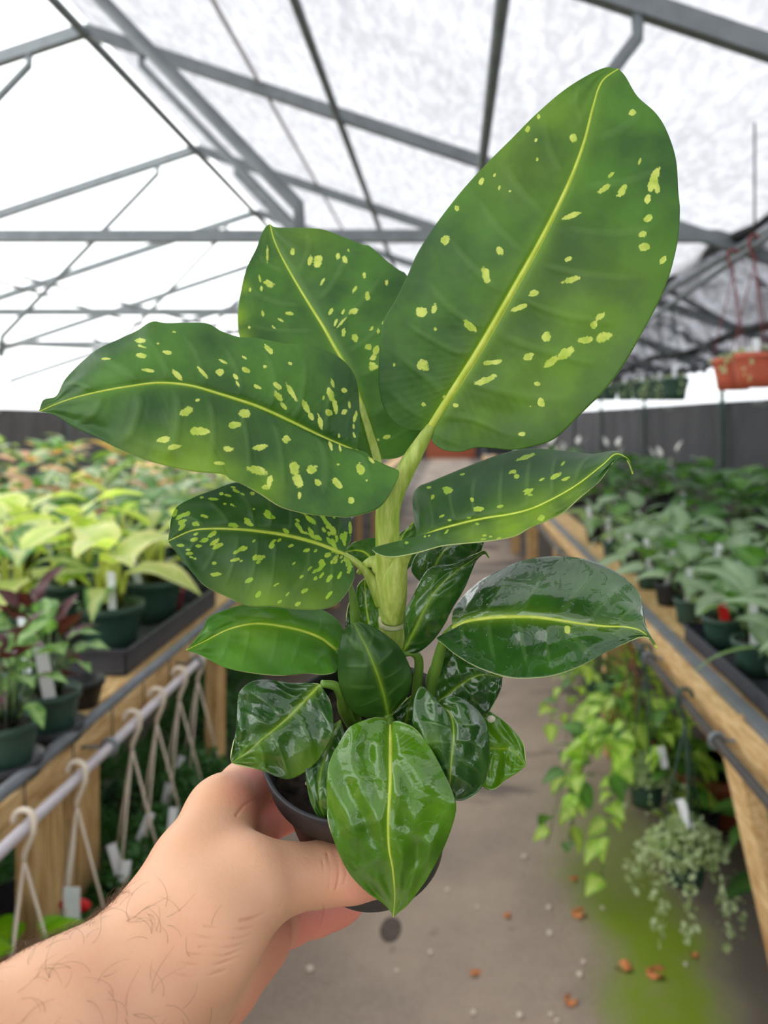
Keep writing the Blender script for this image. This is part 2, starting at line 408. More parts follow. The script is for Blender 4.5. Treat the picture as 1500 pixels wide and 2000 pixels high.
# long purlins
for x, dz, r in ((RX, -0.02, 0.026), (-4.2, -0.04, 0.02), (-0.588, -0.045, 0.021), (0.164, -0.05, 0.024), (1.5, -0.04, 0.02)):
    MB().tube([(x, Y0, roofz(x) + dz), (x, Y1, roofz(x) + dz)], r, 8).build('purlin', 'steel', ceil)
# thin hanging wire along the right slope
MB().tube([(-1.02, Y0, roofz(-1.02) + 0.03), (-1.02, Y1, roofz(-1.02) + 0.03)], 0.012, 6).build('cable', 'conduit', ceil)
# cross ties
for k in range(6):
    y = 4.1 + 2.87 * k; z = EYE + 0.98
    MB().beam((EL, y, z), (ER - 0.05, y, z), 0.05, 0.062).build('tie_beam', 'steel', ceil)
# diagonal sway bracing seen far left
for a, b in (((-3.9, 7.0, EYE + 1.3), (-2.2, 9.8, EYE + 0.98)), ((-5.4, 6.9, EYE + 0.75), (-2.6, 12.0, EYE + 0.98)), ((-4.6, 9.7, EYE + 1.1), (-3.2, 9.7, EYE + 0.2)),
             ((-2.4, 9.75, EYE + 0.98), (-1.6, 9.75, EYE + 0.3)), ((-5.2, 12.6, EYE + 1.0), (-3.6, 12.6, EYE + 0.1))):
    MB().tube([a, b], 0.02, 8).build('brace', 'steel', ceil)
# columns along the left side, far down the house
for y in (9.8, 12.7, 15.6, 18.5):
    tag(MB().tube([(-3.6, y, 0), (-3.6, y, EYE + 0.95)], 0.03, 8).build('trim_%d' % (1 + (y - 9.8) / 2.9), 'steel'), 'slim steel roof post far left', kind='structure')
tag(MB().lathe([(0.0, -0.004), (0.028, -0.003), (0.03, 0.004), (0.012, 0.008), (0, 0.008)], 9, Vector((-2.6, 5.15, roofz(-2.6) - 0.0))).build('fallen_leaf', 'stain'),
    'small dark leaf stuck under the white roof at upper left', 'leaf')

# side walls: dark cloth below, white film strip above
def side_wall(name, x, ztop, lab):
    w = empty(name, (0, 0, 0), lab, kind='structure'); s = 1 if x > 0 else -1
    m = MB(); n = 150; v = []; zs = (0, 0.4, 0.8, 1.2, 1.5, ztop)
    for i in range(n + 1):
        y = Y0 + (Y1 - Y0) * i / n
        for z in zs: v.append((x - s * (0.03 + 0.018 * math.sin(i * 1.7) + 0.012 * math.sin(i * 0.63 + z)), y, z))
    q = len(zs); m.add(v, [(i * q + j, i * q + j + 1, (i + 1) * q + j + 1, (i + 1) * q + j) for i in range(n) for j in range(q - 1)])
    m.build('curtain', 'curtain', w)
    MB().box(x - 0.01, x + 0.01, Y0, Y1, ztop - 0.05, roofz(x) + 0.05).build('wall_film', 'film_end', w)
    for k in range(11):
        y = 1.4 + 2.87 * k - 2.87
        MB().tube([(x - s * 0.075, y, 0), (x - s * 0.075, y, roofz(x) - 0.02)], 0.022, 8).build('wall_post', 'green_plastic', w)
    return w
side_wall('wall_right', ER, EYE + 0.17, 'black cloth side wall with a bright white strip above, right side')
side_wall('wall_left', EL, EYE + 0.16, 'dark cloth side wall far beyond the left bench')
we = empty('wall_back', (0, 0, 0), 'bright white end wall at the far end of the aisle', kind='structure')
def gable(y, parent, name, low):
    m = MB(); v = [(EL, y, low), (ER, y, low), (ER, y, roofz(ER)), (RX, y, RZ), (EL, y, roofz(EL))]
    v2 = [(a, b + 0.02, c) for a, b, c in v]
    m.add(v + v2, [(0, 1, 2, 3, 4), (9, 8, 7, 6, 5), (0, 5, 6, 1), (1, 6, 7, 2), (2, 7, 8, 3), (3, 8, 9, 4), (4, 9, 5, 0)]); m.smooth = False
    return m.build(name, 'film_end', parent)
gable(Y1, we, 'wall_film', 0.0); gable(Y0 - 0.02, we, 'wall_film', 0.0)
for x in (-5.2, -3.9, -2.6, -1.3, 1.3):
    MB().box(x - 0.03, x + 0.03, Y1 - 0.06, Y1 - 0.01, 0, roofz(x) - 0.05).build('wall_post', 'steel', we)
MB().box(-0.95, 0.95, Y1 - 0.05, Y1 - 0.015, 0.0, 0.9).build('wall_skirt', 'brown_plastic', we)
MB().box(EL + .1, -0.95, Y1 - 0.04, Y1 - 0.012, 0.0, 1.3).build('wall_skirt', 'curtain', we)
MB().box(0.95, ER - .1, Y1 - 0.04, Y1 - 0.012, 0.0, 1.3).build('wall_skirt', 'curtain', we)

# grey shade net bunched up under the right eave
def shade_net():
    m = MB(); ny, nx = 120, 26; v = []
    for i in range(ny + 1):
        y = 2.6 + 11.5 * i / ny
        sc = abs(math.sin(i * math.pi / 20))
        for j in range(nx + 1):
            u = j / nx
            x = 1.52 + 0.96 * u
            z = EYE + 0.98 - 0.50 * u ** 0.8 - (0.16 + 0.14 * u) * sc * math.sin(math.pi * min(1, u * 1.1)) + 0.03 * math.sin(i * 0.9 + j * 1.3) + 0.022 * math.sin(i * 2.3 - j * 0.7)
            v.append((x, y, z))
    m.add(v, [(i * (nx + 1) + j, i * (nx + 1) + j + 1, (i + 1) * (nx + 1) + j + 1, (i + 1) * (nx + 1) + j) for i in range(ny) for j in range(nx)])
    root = empty('shade_net', (1.5, 3, EYE + 0.9), 'crumpled grey shade net bunched under the roof at right', 'shade net')
    o = m.build('net', 'net', root); o.location = (-1.5, -3, -EYE - 0.9)
    for k in range(6):
        y = 3.6 + 1.95 * k
        MB().tube([(1.5 - 1.5, y - 3, 0.08), (2.0 - 1.5, y - 3, -0.20), (2.5 - 1.5, y - 3, -0.42)], 0.024, 8).build('support_pipe', 'steel', root)
    m2 = MB(); m2.tube([(0.02 + 0.012 * math.sin(i * 1.9), i * 0.3 - 0.4, 0.09 + 0.02 * math.sin(i * 1.1)) for i in range(39)], [0.032 + 0.014 * math.sin(i * 1.37) for i in range(39)], 8)
    m2.build('rolled_edge', 'curtain', root)
    m3 = MB(); m3.tube([(0.62, i * 0.5 - 0.4, -0.28 + 0.03 * math.sin(i * 1.3)) for i in range(24)], 0.035, 8); m3.build('rolled_edge', 'curtain', root)
shade_net()

# ---------------------------------------------------------------- benches
BZ = 0.78
def bench_left():
    o = empty('bench', (-1.7, 5, 0), 'long pale lumber plant bench with a grey metal rail along the left of the aisle', 'bench')
    L = (1.7, -5, 0)
    def part(m, name, mat): q = m.build(name, mat, o); q.location = L; return q
    part(MB().box(-0.905, -0.865, 0.7, 16, 0.665, 0.755), 'fascia_board', 'wood')
    part(MB().tube([(-0.862, 0.7, 0.783), (-0.862, 16, 0.783)], 0.013, 8), 'edge_rail', 'grey_rail')
    for k in range(9):
        x1 = -0.91 - k * 0.195
        part(MB().box(x1 - 0.165, x1, 0.7, 16, 0.735, 0.765), 'deck_plank', 'wood' if k < 1 else 'weathered')
    for x in (-0.955, -2.62):
        for y in (1.745, 1.935, 3.05, 4.6, 6.2, 7.8, 9.4, 11, 12.6):
            part(MB().box(x - 0.002, x + 0.045, y - 0.055, y + 0.055, 0.0, 0.735 if x < -2 else 0.665), 'leg', 'wood_upright')
    for i in range(17):                                # wire mesh turned down over the front edge
        y = 0.95 + i * 0.2
        part(MB().tube([(-0.86, y, 0.785), (-0.858, y, 0.68)], 0.0018, 4), 'mesh_wire', 'wire')
bench_left()
def bench_right():
    o = empty('bench', (1.5, 5, 0), 'long pale lumber plant bench along the right of the aisle by the black cloth', 'bench')
    L = (-1.5, -5, 0)
    def part(m, name, mat): q = m.build(name, mat, o); q.location = L; return q
    part(MB().box(0.668, 0.708, 0.7, 16, 0.675, 0.775), 'fascia_board', 'wood')
    part(MB().box(0.712, 0.75, 0.7, 16, 0.76, 0.785), 'edge_rail', 'grey_rail')
    for k in range(9):
        x1 = 0.755 + k * 0.195
        part(MB().box(x1, x1 + 0.165, 0.7, 16, 0.735, 0.765), 'deck_plank', 'wood' if k < 1 else 'weathered')
    for x in (0.735, 2.4):
        for y in (1.42, 3.45, 5.1, 6.9, 8.7, 10.5, 12.3):
            part(MB().box(x - 0.045, x + 0.045, y - 0.045, y + 0.045, 0.0, 0.735), 'leg', 'wood_upright')
    part(MB().beam((0.69, 1.90, 0.755), (0.69, 1.44, 0.215), 0.04, 0.09), 'knee_brace', 'wood')
bench_right()
# hanging pipes under the bench edges
def pipe(x, z, y0, y1, lab, mat):
    o = empty('hanging_pipe', (x, y0, z), lab, 'pipe')
    MB().tube([(0, 0, 0), (0, y1 - y0, 0)], 0.0115, 10).build('conduit', mat, o)
    s = 1 if x > 0 else -1
    for y in (1.28, 1.80, 2.42, 3.3, 4.4, 5.5):
        if y0 < y < y1:
            m = MB(); m.tube([(s * 0.07, y - y0, 0.0), (s * 0.02, y - y0, 0.0)], 0.004, 6)
            m.tube([(s * 0.018 * math.cos(a) , y - y0, 0.018 * math.sin(a)) for a in np.linspace(0, 2 * math.pi, 11)], 0.0055, 6)
            m.build('eye_bolt', 'steel', o)
pipe(-0.80, 0.733, 0.9, 6.5, 'thin pale metal pipe held along the front of the left bench', 'conduit')
pipe(0.625, 0.748, 1.2, 6.5, 'thin dark metal pipe held along the front of the right bench', 'wire')

# ---------------------------------------------------------------- background foliage kit
def leaf_mesh(name, L, Wd, mat, droop=0.4, fold=0.18, stalk=0.0, shape=0.45, nl=8, wave=0.0):
    """one leaf growing along +x from the origin, arching down; stalk = bare petiole length"""
    m = MB(); v = []; uv = []; ns = 5
    def mid(t):
        a = droop * t
        return Vector((L * (t - 0.22 * droop * t * t), 0, L * (0.25 * droop * t - 0.55 * droop * t * t * 1.2)))
    base = Vector((0, 0, 0))
    for i in range(nl + 1):
        t = i / nl
        w = Wd * 0.5 * (math.sin(math.pi * t ** (0.62 if shape < 0.5 else 0.85)) ** 0.8) * (1 - 0.12 * t)
        w = max(w, 0.0005); p = mid(t)
        for j in range(ns):
            s = -1 + 2 * j / (ns - 1)
            v.append((p.x, s * w, p.z + fold * abs(s) * w + wave * w * math.sin(t * 9 + s * 2)))
            uv.append((0.5 + 0.5 * s, t))
    m.add(v, [(i * ns + j, i * ns + j + 1, (i + 1) * ns + j + 1, (i + 1) * ns + j) for i in range(nl) for j in range(ns - 1)], uv)
    me = m.mesh(name); me.materials.append(M[mat]); return me

POT = {}
def pot_meshes(kind, r, h, mat):
    prof = [(r * 0.72, 0), (r * 0.80, h * 0.35), (r * 0.93, h * 0.78), (r * 0.94, h * 0.80), (r, h * 0.81), (r * 1.01, h), (r * 0.94, h), (r * 0.90, h * 0.86), (r * 0.0, h * 0.86)]
    a = MB().lathe(prof[:7] + [(r * 0.91, h * 0.8)], 20).mesh('pot'); a.materials.append(M[mat])
    b = MB().lathe([(0.0, h * 0.85), (r * 0.5, h * 0.88), (r * 0.92, h * 0.85)], 16).mesh('soil'); b.materials.append(M['soil'])
    POT[kind] = (a, b, r, h)
pot_meshes('green4', 0.052, 0.088, 'green_plastic'); pot_meshes('green6', 0.078, 0.125, 'green_plastic'); pot_meshes('black6', 0.085, 0.135, 'black_plastic')
pot_meshes('red4', 0.05, 0.085, 'maroon_plastic'); pot_meshes('black4', 0.052, 0.088, 'black_plastic'); pot_meshes('terracotta', 0.08, 0.12, 'terracotta_plastic')
pot_meshes('maroon6', 0.078, 0.12, 'maroon_plastic'); pot_meshes('green5', 0.064, 0.10, 'green_plastic'); pot_meshes('green8', 0.098, 0.15, 'green_plastic'); pot_meshes('green10', 0.12, 0.16, 'green_plastic')
TAGM = MB().box(-0.013, 0.013, -0.0006, 0.0006, 0, 0.15).mesh('plant_tag'); TAGM.materials.append(M['white_plastic'])
TAGR = MB().box(-0.016, 0.016, -0.0006, 0.0006, 0, 0.07).mesh('plant_tag'); TAGR.materials.append(M['red_plastic'])
STALKS = {}
def stalk_mesh(mat, r=0.0035):
    k = (mat, r)
    if k not in STALKS:
        me = MB().tube([(0, 0, 0), (0, 0, 0.5), (0, 0, 1)], [r, r * 0.85, r * 0.6], 6).mesh('stalk'); me.materials.append(M[mat]); STALKS[k] = me
    return STALKS[k]

LV = {
 'lime':   [leaf_mesh('leaf', 0.21, 0.10, 'bg_lime', 0.75, 0.2, wave=0.1), leaf_mesh('leaf', 0.19, 0.085, 'bg_cream', 0.95, 0.25, wave=0.1), leaf_mesh('leaf', 0.17, 0.09, 'bg_lime', 0.45, 0.2)],
 'green':  [leaf_mesh('leaf', 0.15, 0.08, 'bg_green', 0.5), leaf_mesh('leaf', 0.13, 0.07, 'bg_green', 0.8)],
 'dark':   [leaf_mesh('leaf', 0.22, 0.15, 'bg_dark', 0.6, 0.12), leaf_mesh('leaf', 0.19, 0.13, 'bg_dark', 0.9, 0.12), leaf_mesh('leaf', 0.18, 0.12, 'bg_green', 0.7, 0.12)],
 'silver': [leaf_mesh('leaf', 0.17, 0.075, 'bg_silver', 0.5, 0.15), leaf_mesh('leaf', 0.15, 0.065, 'bg_silver', 0.85, 0.15)],
 'broad':  [leaf_mesh('leaf', 0.15, 0.085, 'bg_silver', 0.5, 0.12), leaf_mesh('leaf', 0.13, 0.075, 'bg_green', 0.7, 0.12)],
 'salmon': [leaf_mesh('leaf', 0.14, 0.08, 'bg_salmon', 0.5), leaf_mesh('leaf', 0.13, 0.07, 'bg_speckle', 0.6)],
 'pink':   [leaf_mesh('leaf', 0.13, 0.065, 'bg_pink', 0.5), leaf_mesh('leaf', 0.12, 0.06, 'bg_speckle', 0.7)],
 'speckle':[leaf_mesh('leaf', 0.13, 0.07, 'bg_speckle', 0.5), leaf_mesh('leaf', 0.12, 0.065, 'bg_green', 0.7)],
 'calathea':[leaf_mesh('leaf', 0.075, 0.040, 'bg_calathea', 0.5, 0.2, wave=0.25), leaf_mesh('leaf', 0.065, 0.034, 'bg_calathea', 0.7, 0.2, wave=0.25), leaf_mesh('leaf', 0.085, 0.035, 'bg_burgundy', 0.6, 0.2, wave=0.2)],
 'pothos': [leaf_mesh('leaf', 0.065, 0.045, 'bg_pothos', 0.7, 0.2), leaf_mesh('leaf', 0.05, 0.036, 'bg_pothos', 0.9, 0.2), leaf_mesh('leaf', 0.055, 0.04, 'bg_green', 0.7, 0.2)],
 'bright': [leaf_mesh('leaf', 0.10, 0.07, 'bg_bright', 0.6, 0.3)],
 'lily':   [leaf_mesh('leaf', 0.20, 0.08, 'bg_dark', 0.9, 0.15), leaf_mesh('leaf', 0.17, 0.07, 'bg_green', 1.0, 0.15)],
}
def put_stalk(parent, a, b, mat, r):
    me = stalk_mesh(mat, r); o = bpy.data.objects.new('stalk', me); COL.objects.link(o); o.parent = parent
    d = Vector(b) - Vector(a); o.location = a; o.rotation_mode = 'QUATERNION'; o.rotation_quaternion = d.to_track_quat('Z', 'Y'); o.scale = (1, 1, d.length)
    return o
def plant(name, loc, kind, pot, n, h, label, group=None, seed=0, stalkmat='bg_stalk_dark', spread=0.35, tagc=None, tilt=0.5, sc=1.0, cat='plant', stalks=True, stalk_r=0.003):
    R = random.Random(seed * 31 + 5)
    o = empty(name, loc, label, cat, group)
    pm, sm, pr, ph = POT[pot]
    link('pot', pm, None, o); link('soil', sm, None, o)
    a0 = R.uniform(0, 6.28)
    for i in range(n):
        t = (i + 0.5) / n; az = a0 + i * 2.4 + R.uniform(-.3, .3)
        hh = ph * 0.86 + h * (0.35 + 0.65 * (1 - t) ** 0.8) * R.uniform(0.9, 1.1)
        rad = spread * h * (0.15 + 0.6 * t)
        top = Vector((math.cos(az) * rad, math.sin(az) * rad, hh)); foot = Vector((math.cos(az) * 0.02, math.sin(az) * 0.02, ph * 0.85))
        if stalks: put_stalk(o, foot, top, stalkmat, stalk_r)
        me = LV[kind][R.randrange(len(LV[kind]))]
        q = bpy.data.objects.new('leaf', me); COL.objects.link(q); q.parent = o; q.location = top
        s = sc * R.uniform(0.82, 1.12); q.scale = (s, s, s)
        q.rotation_euler = (R.uniform(-.35, .35), -tilt * (1.15 - 1.4 * t) + R.uniform(-.2, .2), az)
    if tagc:
        q = bpy.data.objects.new('plant_tag', TAGM if tagc == 'w' else TAGR); COL.objects.link(q); q.parent = o
        q.location = (R.uniform(-.4, .4) * pr, -pr * 0.7, ph * 0.84); q.rotation_euler = (R.uniform(.0, .35), R.uniform(-.2, .2), R.uniform(-.5, .5))
        tag(q, ('white' if tagc == 'w' else 'red') + ' plastic plant tag')
    return o
def onbench(px, py, z=0.767):
    """where the ray through pixel (px, py) meets the horizontal plane z"""
    v = CR @ np.array([(px - CX) / F, -(py - CY) / F, -1.0]); k = (z - EYE) / v[2]
    return Vector((v[0] * k, v[1] * k, z))
def atx(px, py, x):
    v = CR @ np.array([(px - CX) / F, -(py - CY) / F, -1.0]); k = x / v[0]
    return Vector((x, v[1] * k, EYE + v[2] * k))

# ---------------------------------------------------------------- left bench plants
def tray(loc, lx, ly, h, label, rz=0):
    o = empty('plant_tray', loc, label, 'tray', rz=rz); t = 0.004
    m = MB(); m.box(-lx, lx, -ly, ly, 0, t); m.build('tray_floor', 'tray', o)
    w = MB()
    for (x0, x1, y0, y1) in ((-lx, -lx + t, -ly, ly), (lx - t, lx, -ly, ly), (-lx, lx, -ly, -ly + t), (-lx, lx, ly - t, ly)): w.box(x0, x1, y0, y1, 0, h)
    for (x0, x1, y0, y1) in ((-lx - .01, -lx + t, -ly, ly), (lx - t, lx + .01, -ly, ly), (-lx - .01, lx + .01, -ly - .01, -ly + t), (-lx - .01, lx + .01, ly - t, ly + .01)): w.box(x0, x1, y0, y1, h - 0.008, h)
    w.build('tray_wall', 'tray', o); return o
tz = 0.767
tray((-1.09, 2.62, tz), 0.16, 0.42, 0.075, 'charcoal plastic tray holding lime variegated plants on the left bench')
for (x, y, pot, n, h, sd, sr, lab) in (
    (-1.07, 2.42, 'green8', 10, 0.20, 3, .012, 'lime and cream leaved plant with fat yellow stalks, front of charcoal tray'),
    (-1.08, 2.80, 'green8', 10, 0.22, 4, .010, 'lime variegated plant at the far end of the charcoal tray'),
    (-1.34, 2.36, 'green8', 10, 0.22, 5, .010, 'lime variegated plant just left of the charcoal tray'),
    (-1.36, 2.78, 'green8', 10, 0.27, 7, .009, 'lime variegated plant behind and left of the charcoal tray'),
    (-1.62, 2.55, 'green8', 9, 0.32, 6, .008, 'tall lime leaved plant cut by the left picture edge'),
    (-1.36, 3.16, 'green8', 10, 0.25, 8, .008, 'lime variegated plant in the second row left of the aisle'),
    (-1.10, 3.22, 'green8', 10, 0.21, 9, .008, 'lime variegated plant beside the small red pot'),
    (-1.66, 2.98, 'green8', 9, 0.28, 10, .008, 'lime leaved plant in the third row near the left edge')):
    plant('variegated_plant', (x, y, tz + (.005 if x > -1.2 and y < 3 else 0)), 'lime', pot, n, h, lab, seed=sd, stalkmat='bg_stalk', spread=0.42, tagc='w', tilt=0.55, sc=1.22, stalk_r=sr)
p = onbench(345, 1195); plant('small_plant', (p.x - .02, p.y, tz), 'pink', 'red4', 7, 0.10, 'small grey leaved plant in a dark red pot at bench edge', seed=12, spread=0.5, sc=0.55, tagc='w')
for (px, py, s, lab) in ((12, 1512, 21, 'banded leaf plant in a green pot at the left picture edge'), (100, 1442, 22, 'banded leaf plant with burgundy undersides, second green pot from left edge'), (58, 1388, 24, 'banded leaf plant half hidden behind two front green pots')):
    p = onbench(px, py); plant('banded_leaf_plant', (p.x, p.y, tz + 0.012), 'calathea', 'green5', 20, 0.17, lab, seed=s, spread=0.55, tagc='w', tilt=0.9, sc=1.3, stalk_r=0.0022)
    if py > 1400:
        so = empty('saucer', (p.x, p.y, tz), 'black saucer under ' + ('the leftmost banded leaf pot' if px < 50 else 'the second banded leaf pot'), 'saucer')
        MB().lathe([(0.052, 0), (0.066, 0.0), (0.073, 0.035), (0.070, 0.035), (0.063, 0.006), (0.0, 0.006)], 22).build('dish', 'black_plastic', so)
p = onbench(162, 1378)
so = empty('empty_pot', (p.x, p.y, tz), 'empty black plastic pot between saucers and tray', 'pot')
MB().lathe([(0.036, 0), (0.05, 0.055), (0.054, 0.055), (0.054, 0.07), (0.049, 0.07), (0.034, 0.006), (0, 0.006)], 22).build('shell', 'black_plastic', so)
# rows further back
kinds = ['green', 'salmon', 'speckle', 'pink', 'lime', 'speckle', 'green', 'salmon']
words = {'green': 'green leaved', 'salmon': 'salmon and green', 'speckle': 'pale speckled', 'pink': 'pink flecked', 'lime': 'lime leaved', 'dark': 'dark leaved', 'silver': 'silvery', 'broad': 'broad leaved'}
ORD = ['first', 'second', 'third', 'fourth', 'fifth', 'sixth', 'seventh', 'eighth', 'ninth', 'tenth', 'eleventh', 'twelfth', 'thirteenth', 'fourteenth', 'fifteenth', 'sixteenth', 'seventeenth', 'eighteenth', 'nineteenth', 'twentieth']
cnt = 0; R = random.Random(99)
for ri, x in enumerate((-1.10, -1.38, -1.68, -1.98, -2.28, -2.54)):
    y = (3.62, 3.55, 3.35, 2.75, 2.9, 3.0)[ri]; k_in = 0
    while y < 11.5:
        k = R.choice(kinds) if x < -1.2 or y > 4.5 else R.choice(['lime', 'speckle', 'green'])
        far = y > 6
        plant('bench_plant', (x + R.uniform(-.03, .03), y, tz), k, R.choice(['green6', 'green6', 'black4']), 7 if far else 10, R.uniform(0.18, 0.30), '%s plant, %s from the near end, row %s from the aisle, left bench' % (words[k], ORD[k_in], ORD[ri]), 'rows of %s plants on the left bench' % words[k], seed=200 + cnt, spread=0.55, sc=1.05 if k == 'lime' else 1.5, tilt=0.6, tagc='w' if R.random() < .3 else None, stalks=not far)
        cnt += 1; k_in += 1; y += 0.29 * (1 + 0.13 * (y - 3)) + R.uniform(0, .06)
for i in range(24):
    x = -5.5 + 2.2 * ((i * .618) % 1); y = 5.8 + 6.4 * i / 24
    o = plant('bench_plant', (x, y, 0.72), R.choice(['salmon', 'green', 'pink', 'green']), 'green10', 8, R.uniform(0.25, 0.4), 'leafy potted plant, %s from the near end, second bench, far left' % (ORD + ['twenty-first', 'twenty-second', 'twenty-third', 'twenty-fourth'])[i], 'leafy plants on the second bench at left', seed=500 + i, sc=2.2, tilt=0.6, stalks=False)
b2 = empty('bench', (-4.4, 9, 0), 'second plant bench far left against dark cloth', 'bench')
for k in range(9): MB().box(-1.3 + k * .29, -1.3 + k * .29 + .25, -3.5, 6, .69, .72).build('deck_plank', 'wood', b2)
for x in (-1.2, 1.15):
    for y in (-3.2, 0, 3, 5.6): MB().box(x - .045, x + .045, y - .045, y + .045, 0, .69).build('leg', 'wood_upright', b2)
# pink flower among the rows
p = W(284, 975, 4.2)
fo = empty('pink_flower', p, 'single pink bloom among the speckled plants on left bench', 'flower')
fm = MB()
for k in range(6):
    a = k * math.pi / 3; fm.tube([(0, 0, 0), (math.cos(a) * .014, math.sin(a) * .014, .012), (math.cos(a) * .026, math.sin(a) * .026, .006)], [.004, .011, .003], 6)
fm.build('petals', plain('pink_petal', srgb(236, 130, 180), .6), fo)
MB().tube([(0, 0, 0), (0.01, 0, -0.22)], .002, 5).build('flower_stalk', 'bg_stalk_dark', fo)

# ---------------------------------------------------------------- hanging baskets
def foliage_blob(R, n, rx, rz_, size, mat, droop_n=0, drop=0.25, top=0.0):
    """many tiny leaves joined in one mesh: a mop of fine trailing foliage"""
    m = MB(); pts = []
    for i in range(n):
        a = R.uniform(0, 6.28); r = rx * math.sqrt(R.random()); z = top + rz_ * (1 - (r / rx) ** 2) * R.uniform(0.2, 1.0)
        pts.append(Vector((math.cos(a) * r, math.sin(a) * r, z)))
    for s in range(droop_n):
        a = R.uniform(0, 6.28); r0 = rx * R.uniform(.75, 1.0); L = drop * R.uniform(.35, 1.0); k = max(4, int(L / (size * 0.5)))
        w1 = R.uniform(-.3, .3)
        for q in range(k):
            t = q / k; rr = r0 + 0.05 * math.sin(t * 2.2); aa = a + w1 * t
            pts.append(Vector((math.cos(aa) * rr + R.uniform(-.6, .6) * size, math.sin(aa) * rr + R.uniform(-.6, .6) * size, top - L * t)))
    for p in pts:
        d = Vector((R.uniform(-1, 1), R.uniform(-1, 1), R.uniform(-.6, .9))).normalized(); s2 = d.cross(Vector((R.uniform(-1, 1), R.uniform(-1, 1), R.uniform(-1, 1)))).normalized()
        nn = d.cross(s2); l = size * R.uniform(.6, 1.2)
        m.add([p, p + d * l * .5 + s2 * l * .36 + nn * l * .12, p + d * l, p + d * l * .5 - s2 * l * .36 + nn * l * .12, p + d * l * .5], [(0, 1, 4), (1, 2, 4), (2, 3, 4), (3, 0, 4)], [(.5, 0), (1, .5), (.5, 1), (0, .5), (.5, .5)])
    return m
def hanger(root, hook, rim_r, rim_z, mat, r=0.003, hs=1.0, strands=3):
    """J hook over the pipe plus straps down to the pot rim (root is at pot base)"""
    m = MB(); hk = Vector(hook); c = hk + Vector((0, 0, 0.004))
    arc = [c + Vector((0, 0, 0)) + Vector((math.cos(a), 0, math.sin(a))) * 0.020 * hs for a in np.linspace(math.pi * 1.05, 0, 9)]
    s = -1 if hk.x + root.location.x < 0 else 1
    if s > 0: arc = [Vector((2 * c.x - q.x, q.y, q.z)) for q in arc]
    end = arc[-1]; j = Vector((c.x + (0 if True else 0), c.y, c.z - 0.075 * hs))
    m.tube(arc + [end + Vector((-s * -0.001, 0, -0.018 * hs)), j + Vector((0, 0, .01)), j], [0.0058 * hs] * len(arc) + [0.0058 * hs, 0.0055 * hs, 0.0045 * hs], 8)
    m.build('hook', mat, root)
    for k in range(strands):
        a = 0.5 + k * 2 * math.pi / strands
        MB().tube([j, Vector((rim_r * math.cos(a), rim_r * math.sin(a), rim_z))], r, 5).build('strap', mat, root)
def basket(px_hook, pipe_x, pipe_z, pot_z, pot, hmat, label, foliage=None, seed=0, dy=0, group=None, tags=0):
    R = random.Random(seed + 77)
    y = atx(px_hook, 1300, pipe_x).y + dy
    o = empty('hanging_basket', (pipe_x, y, pot_z), label, 'hanging basket', group)
    pm, sm, pr, ph = POT[pot]; link('pot', pm, None, o); link('soil', sm, None, o)
    hanger(o, (0, 0, pipe_z + 0.012 - pot_z), pr, ph, hmat)
    if foliage:
        n, rx, rz_, size, mat, dn, drop = foliage
        f = foliage_blob(R, n, rx, rz_, size, mat, dn, drop, ph * 0.9).build('foliage', mat, o); f['kind'] = 'stuff'
    for k in range(tags):
        q = bpy.data.objects.new('plant_tag', TAGM); COL.objects.link(q); q.parent = o; q.location = (R.uniform(-.06, .06), R.uniform(-.08, -.02), ph + .02 + .05 * R.random()); q.scale = (.85, 1, .5)
        q.rotation_euler = (R.uniform(-.2, .2), R.uniform(-.4, .4), R.uniform(-.4, .4))
    return o
fine = lambda n=1100, rx=.105: (n, rx, .12, .022, 'bg_fine', 40, .26)
basket(150, -0.80, 0.733, 0.20, 'green6', 'cream_plastic', 'hanging basket on the nearest cream hook, with a red and a white tag', fine(), 1)
basket(258, -0.80, 0.733, 0.20, 'green6', 'cream_plastic', 'hanging basket on the second cream hook from the left, fine dark foliage', fine(), 2, tags=2)
basket(306, -0.80, 0.733, 0.22, 'green6', 'cream_plastic', 'hanging basket on the third cream hook from the left, fine dark foliage', fine(), 3, tags=2)
basket(350, -0.80, 0.733, 0.24, 'green6', 'cream_plastic', 'hanging basket on the fourth cream hook, fine dark foliage', fine(), 4, tags=1)
basket(386, -0.80, 0.733, 0.24, 'green6', 'cream_plastic', 'hanging basket on the farthest cream hook, fine dark foliage', fine(), 5, tags=1)
# floor level mass of the same foliage below the bench
for i, (x, y, z) in enumerate(((-1.12, 2.25, 0.0), (-1.15, 2.75, 0.0), (-1.05, 3.3, 0.0), (-1.2, 3.9, 0.0))):
    o = empty('trailing_plant', (x, y, z), ['fine leaved dark plant on the floor under the second cream hook', 'fine leaved dark plant on the floor below the black tray', 'fine leaved dark plant on the floor below the small red pot', 'fine leaved dark plant on the floor deep under the left bench'][i], 'plant')
    pm, sm, pr, ph = POT['green10']; link('pot', pm, None, o); link('soil', sm, None, o)
    f = foliage_blob(random.Random(i + 900), 1500, .24, .22, .026, 'bg_fine', 40, .15, .15).build('foliage', 'bg_fine', o); f['kind'] = 'stuff'
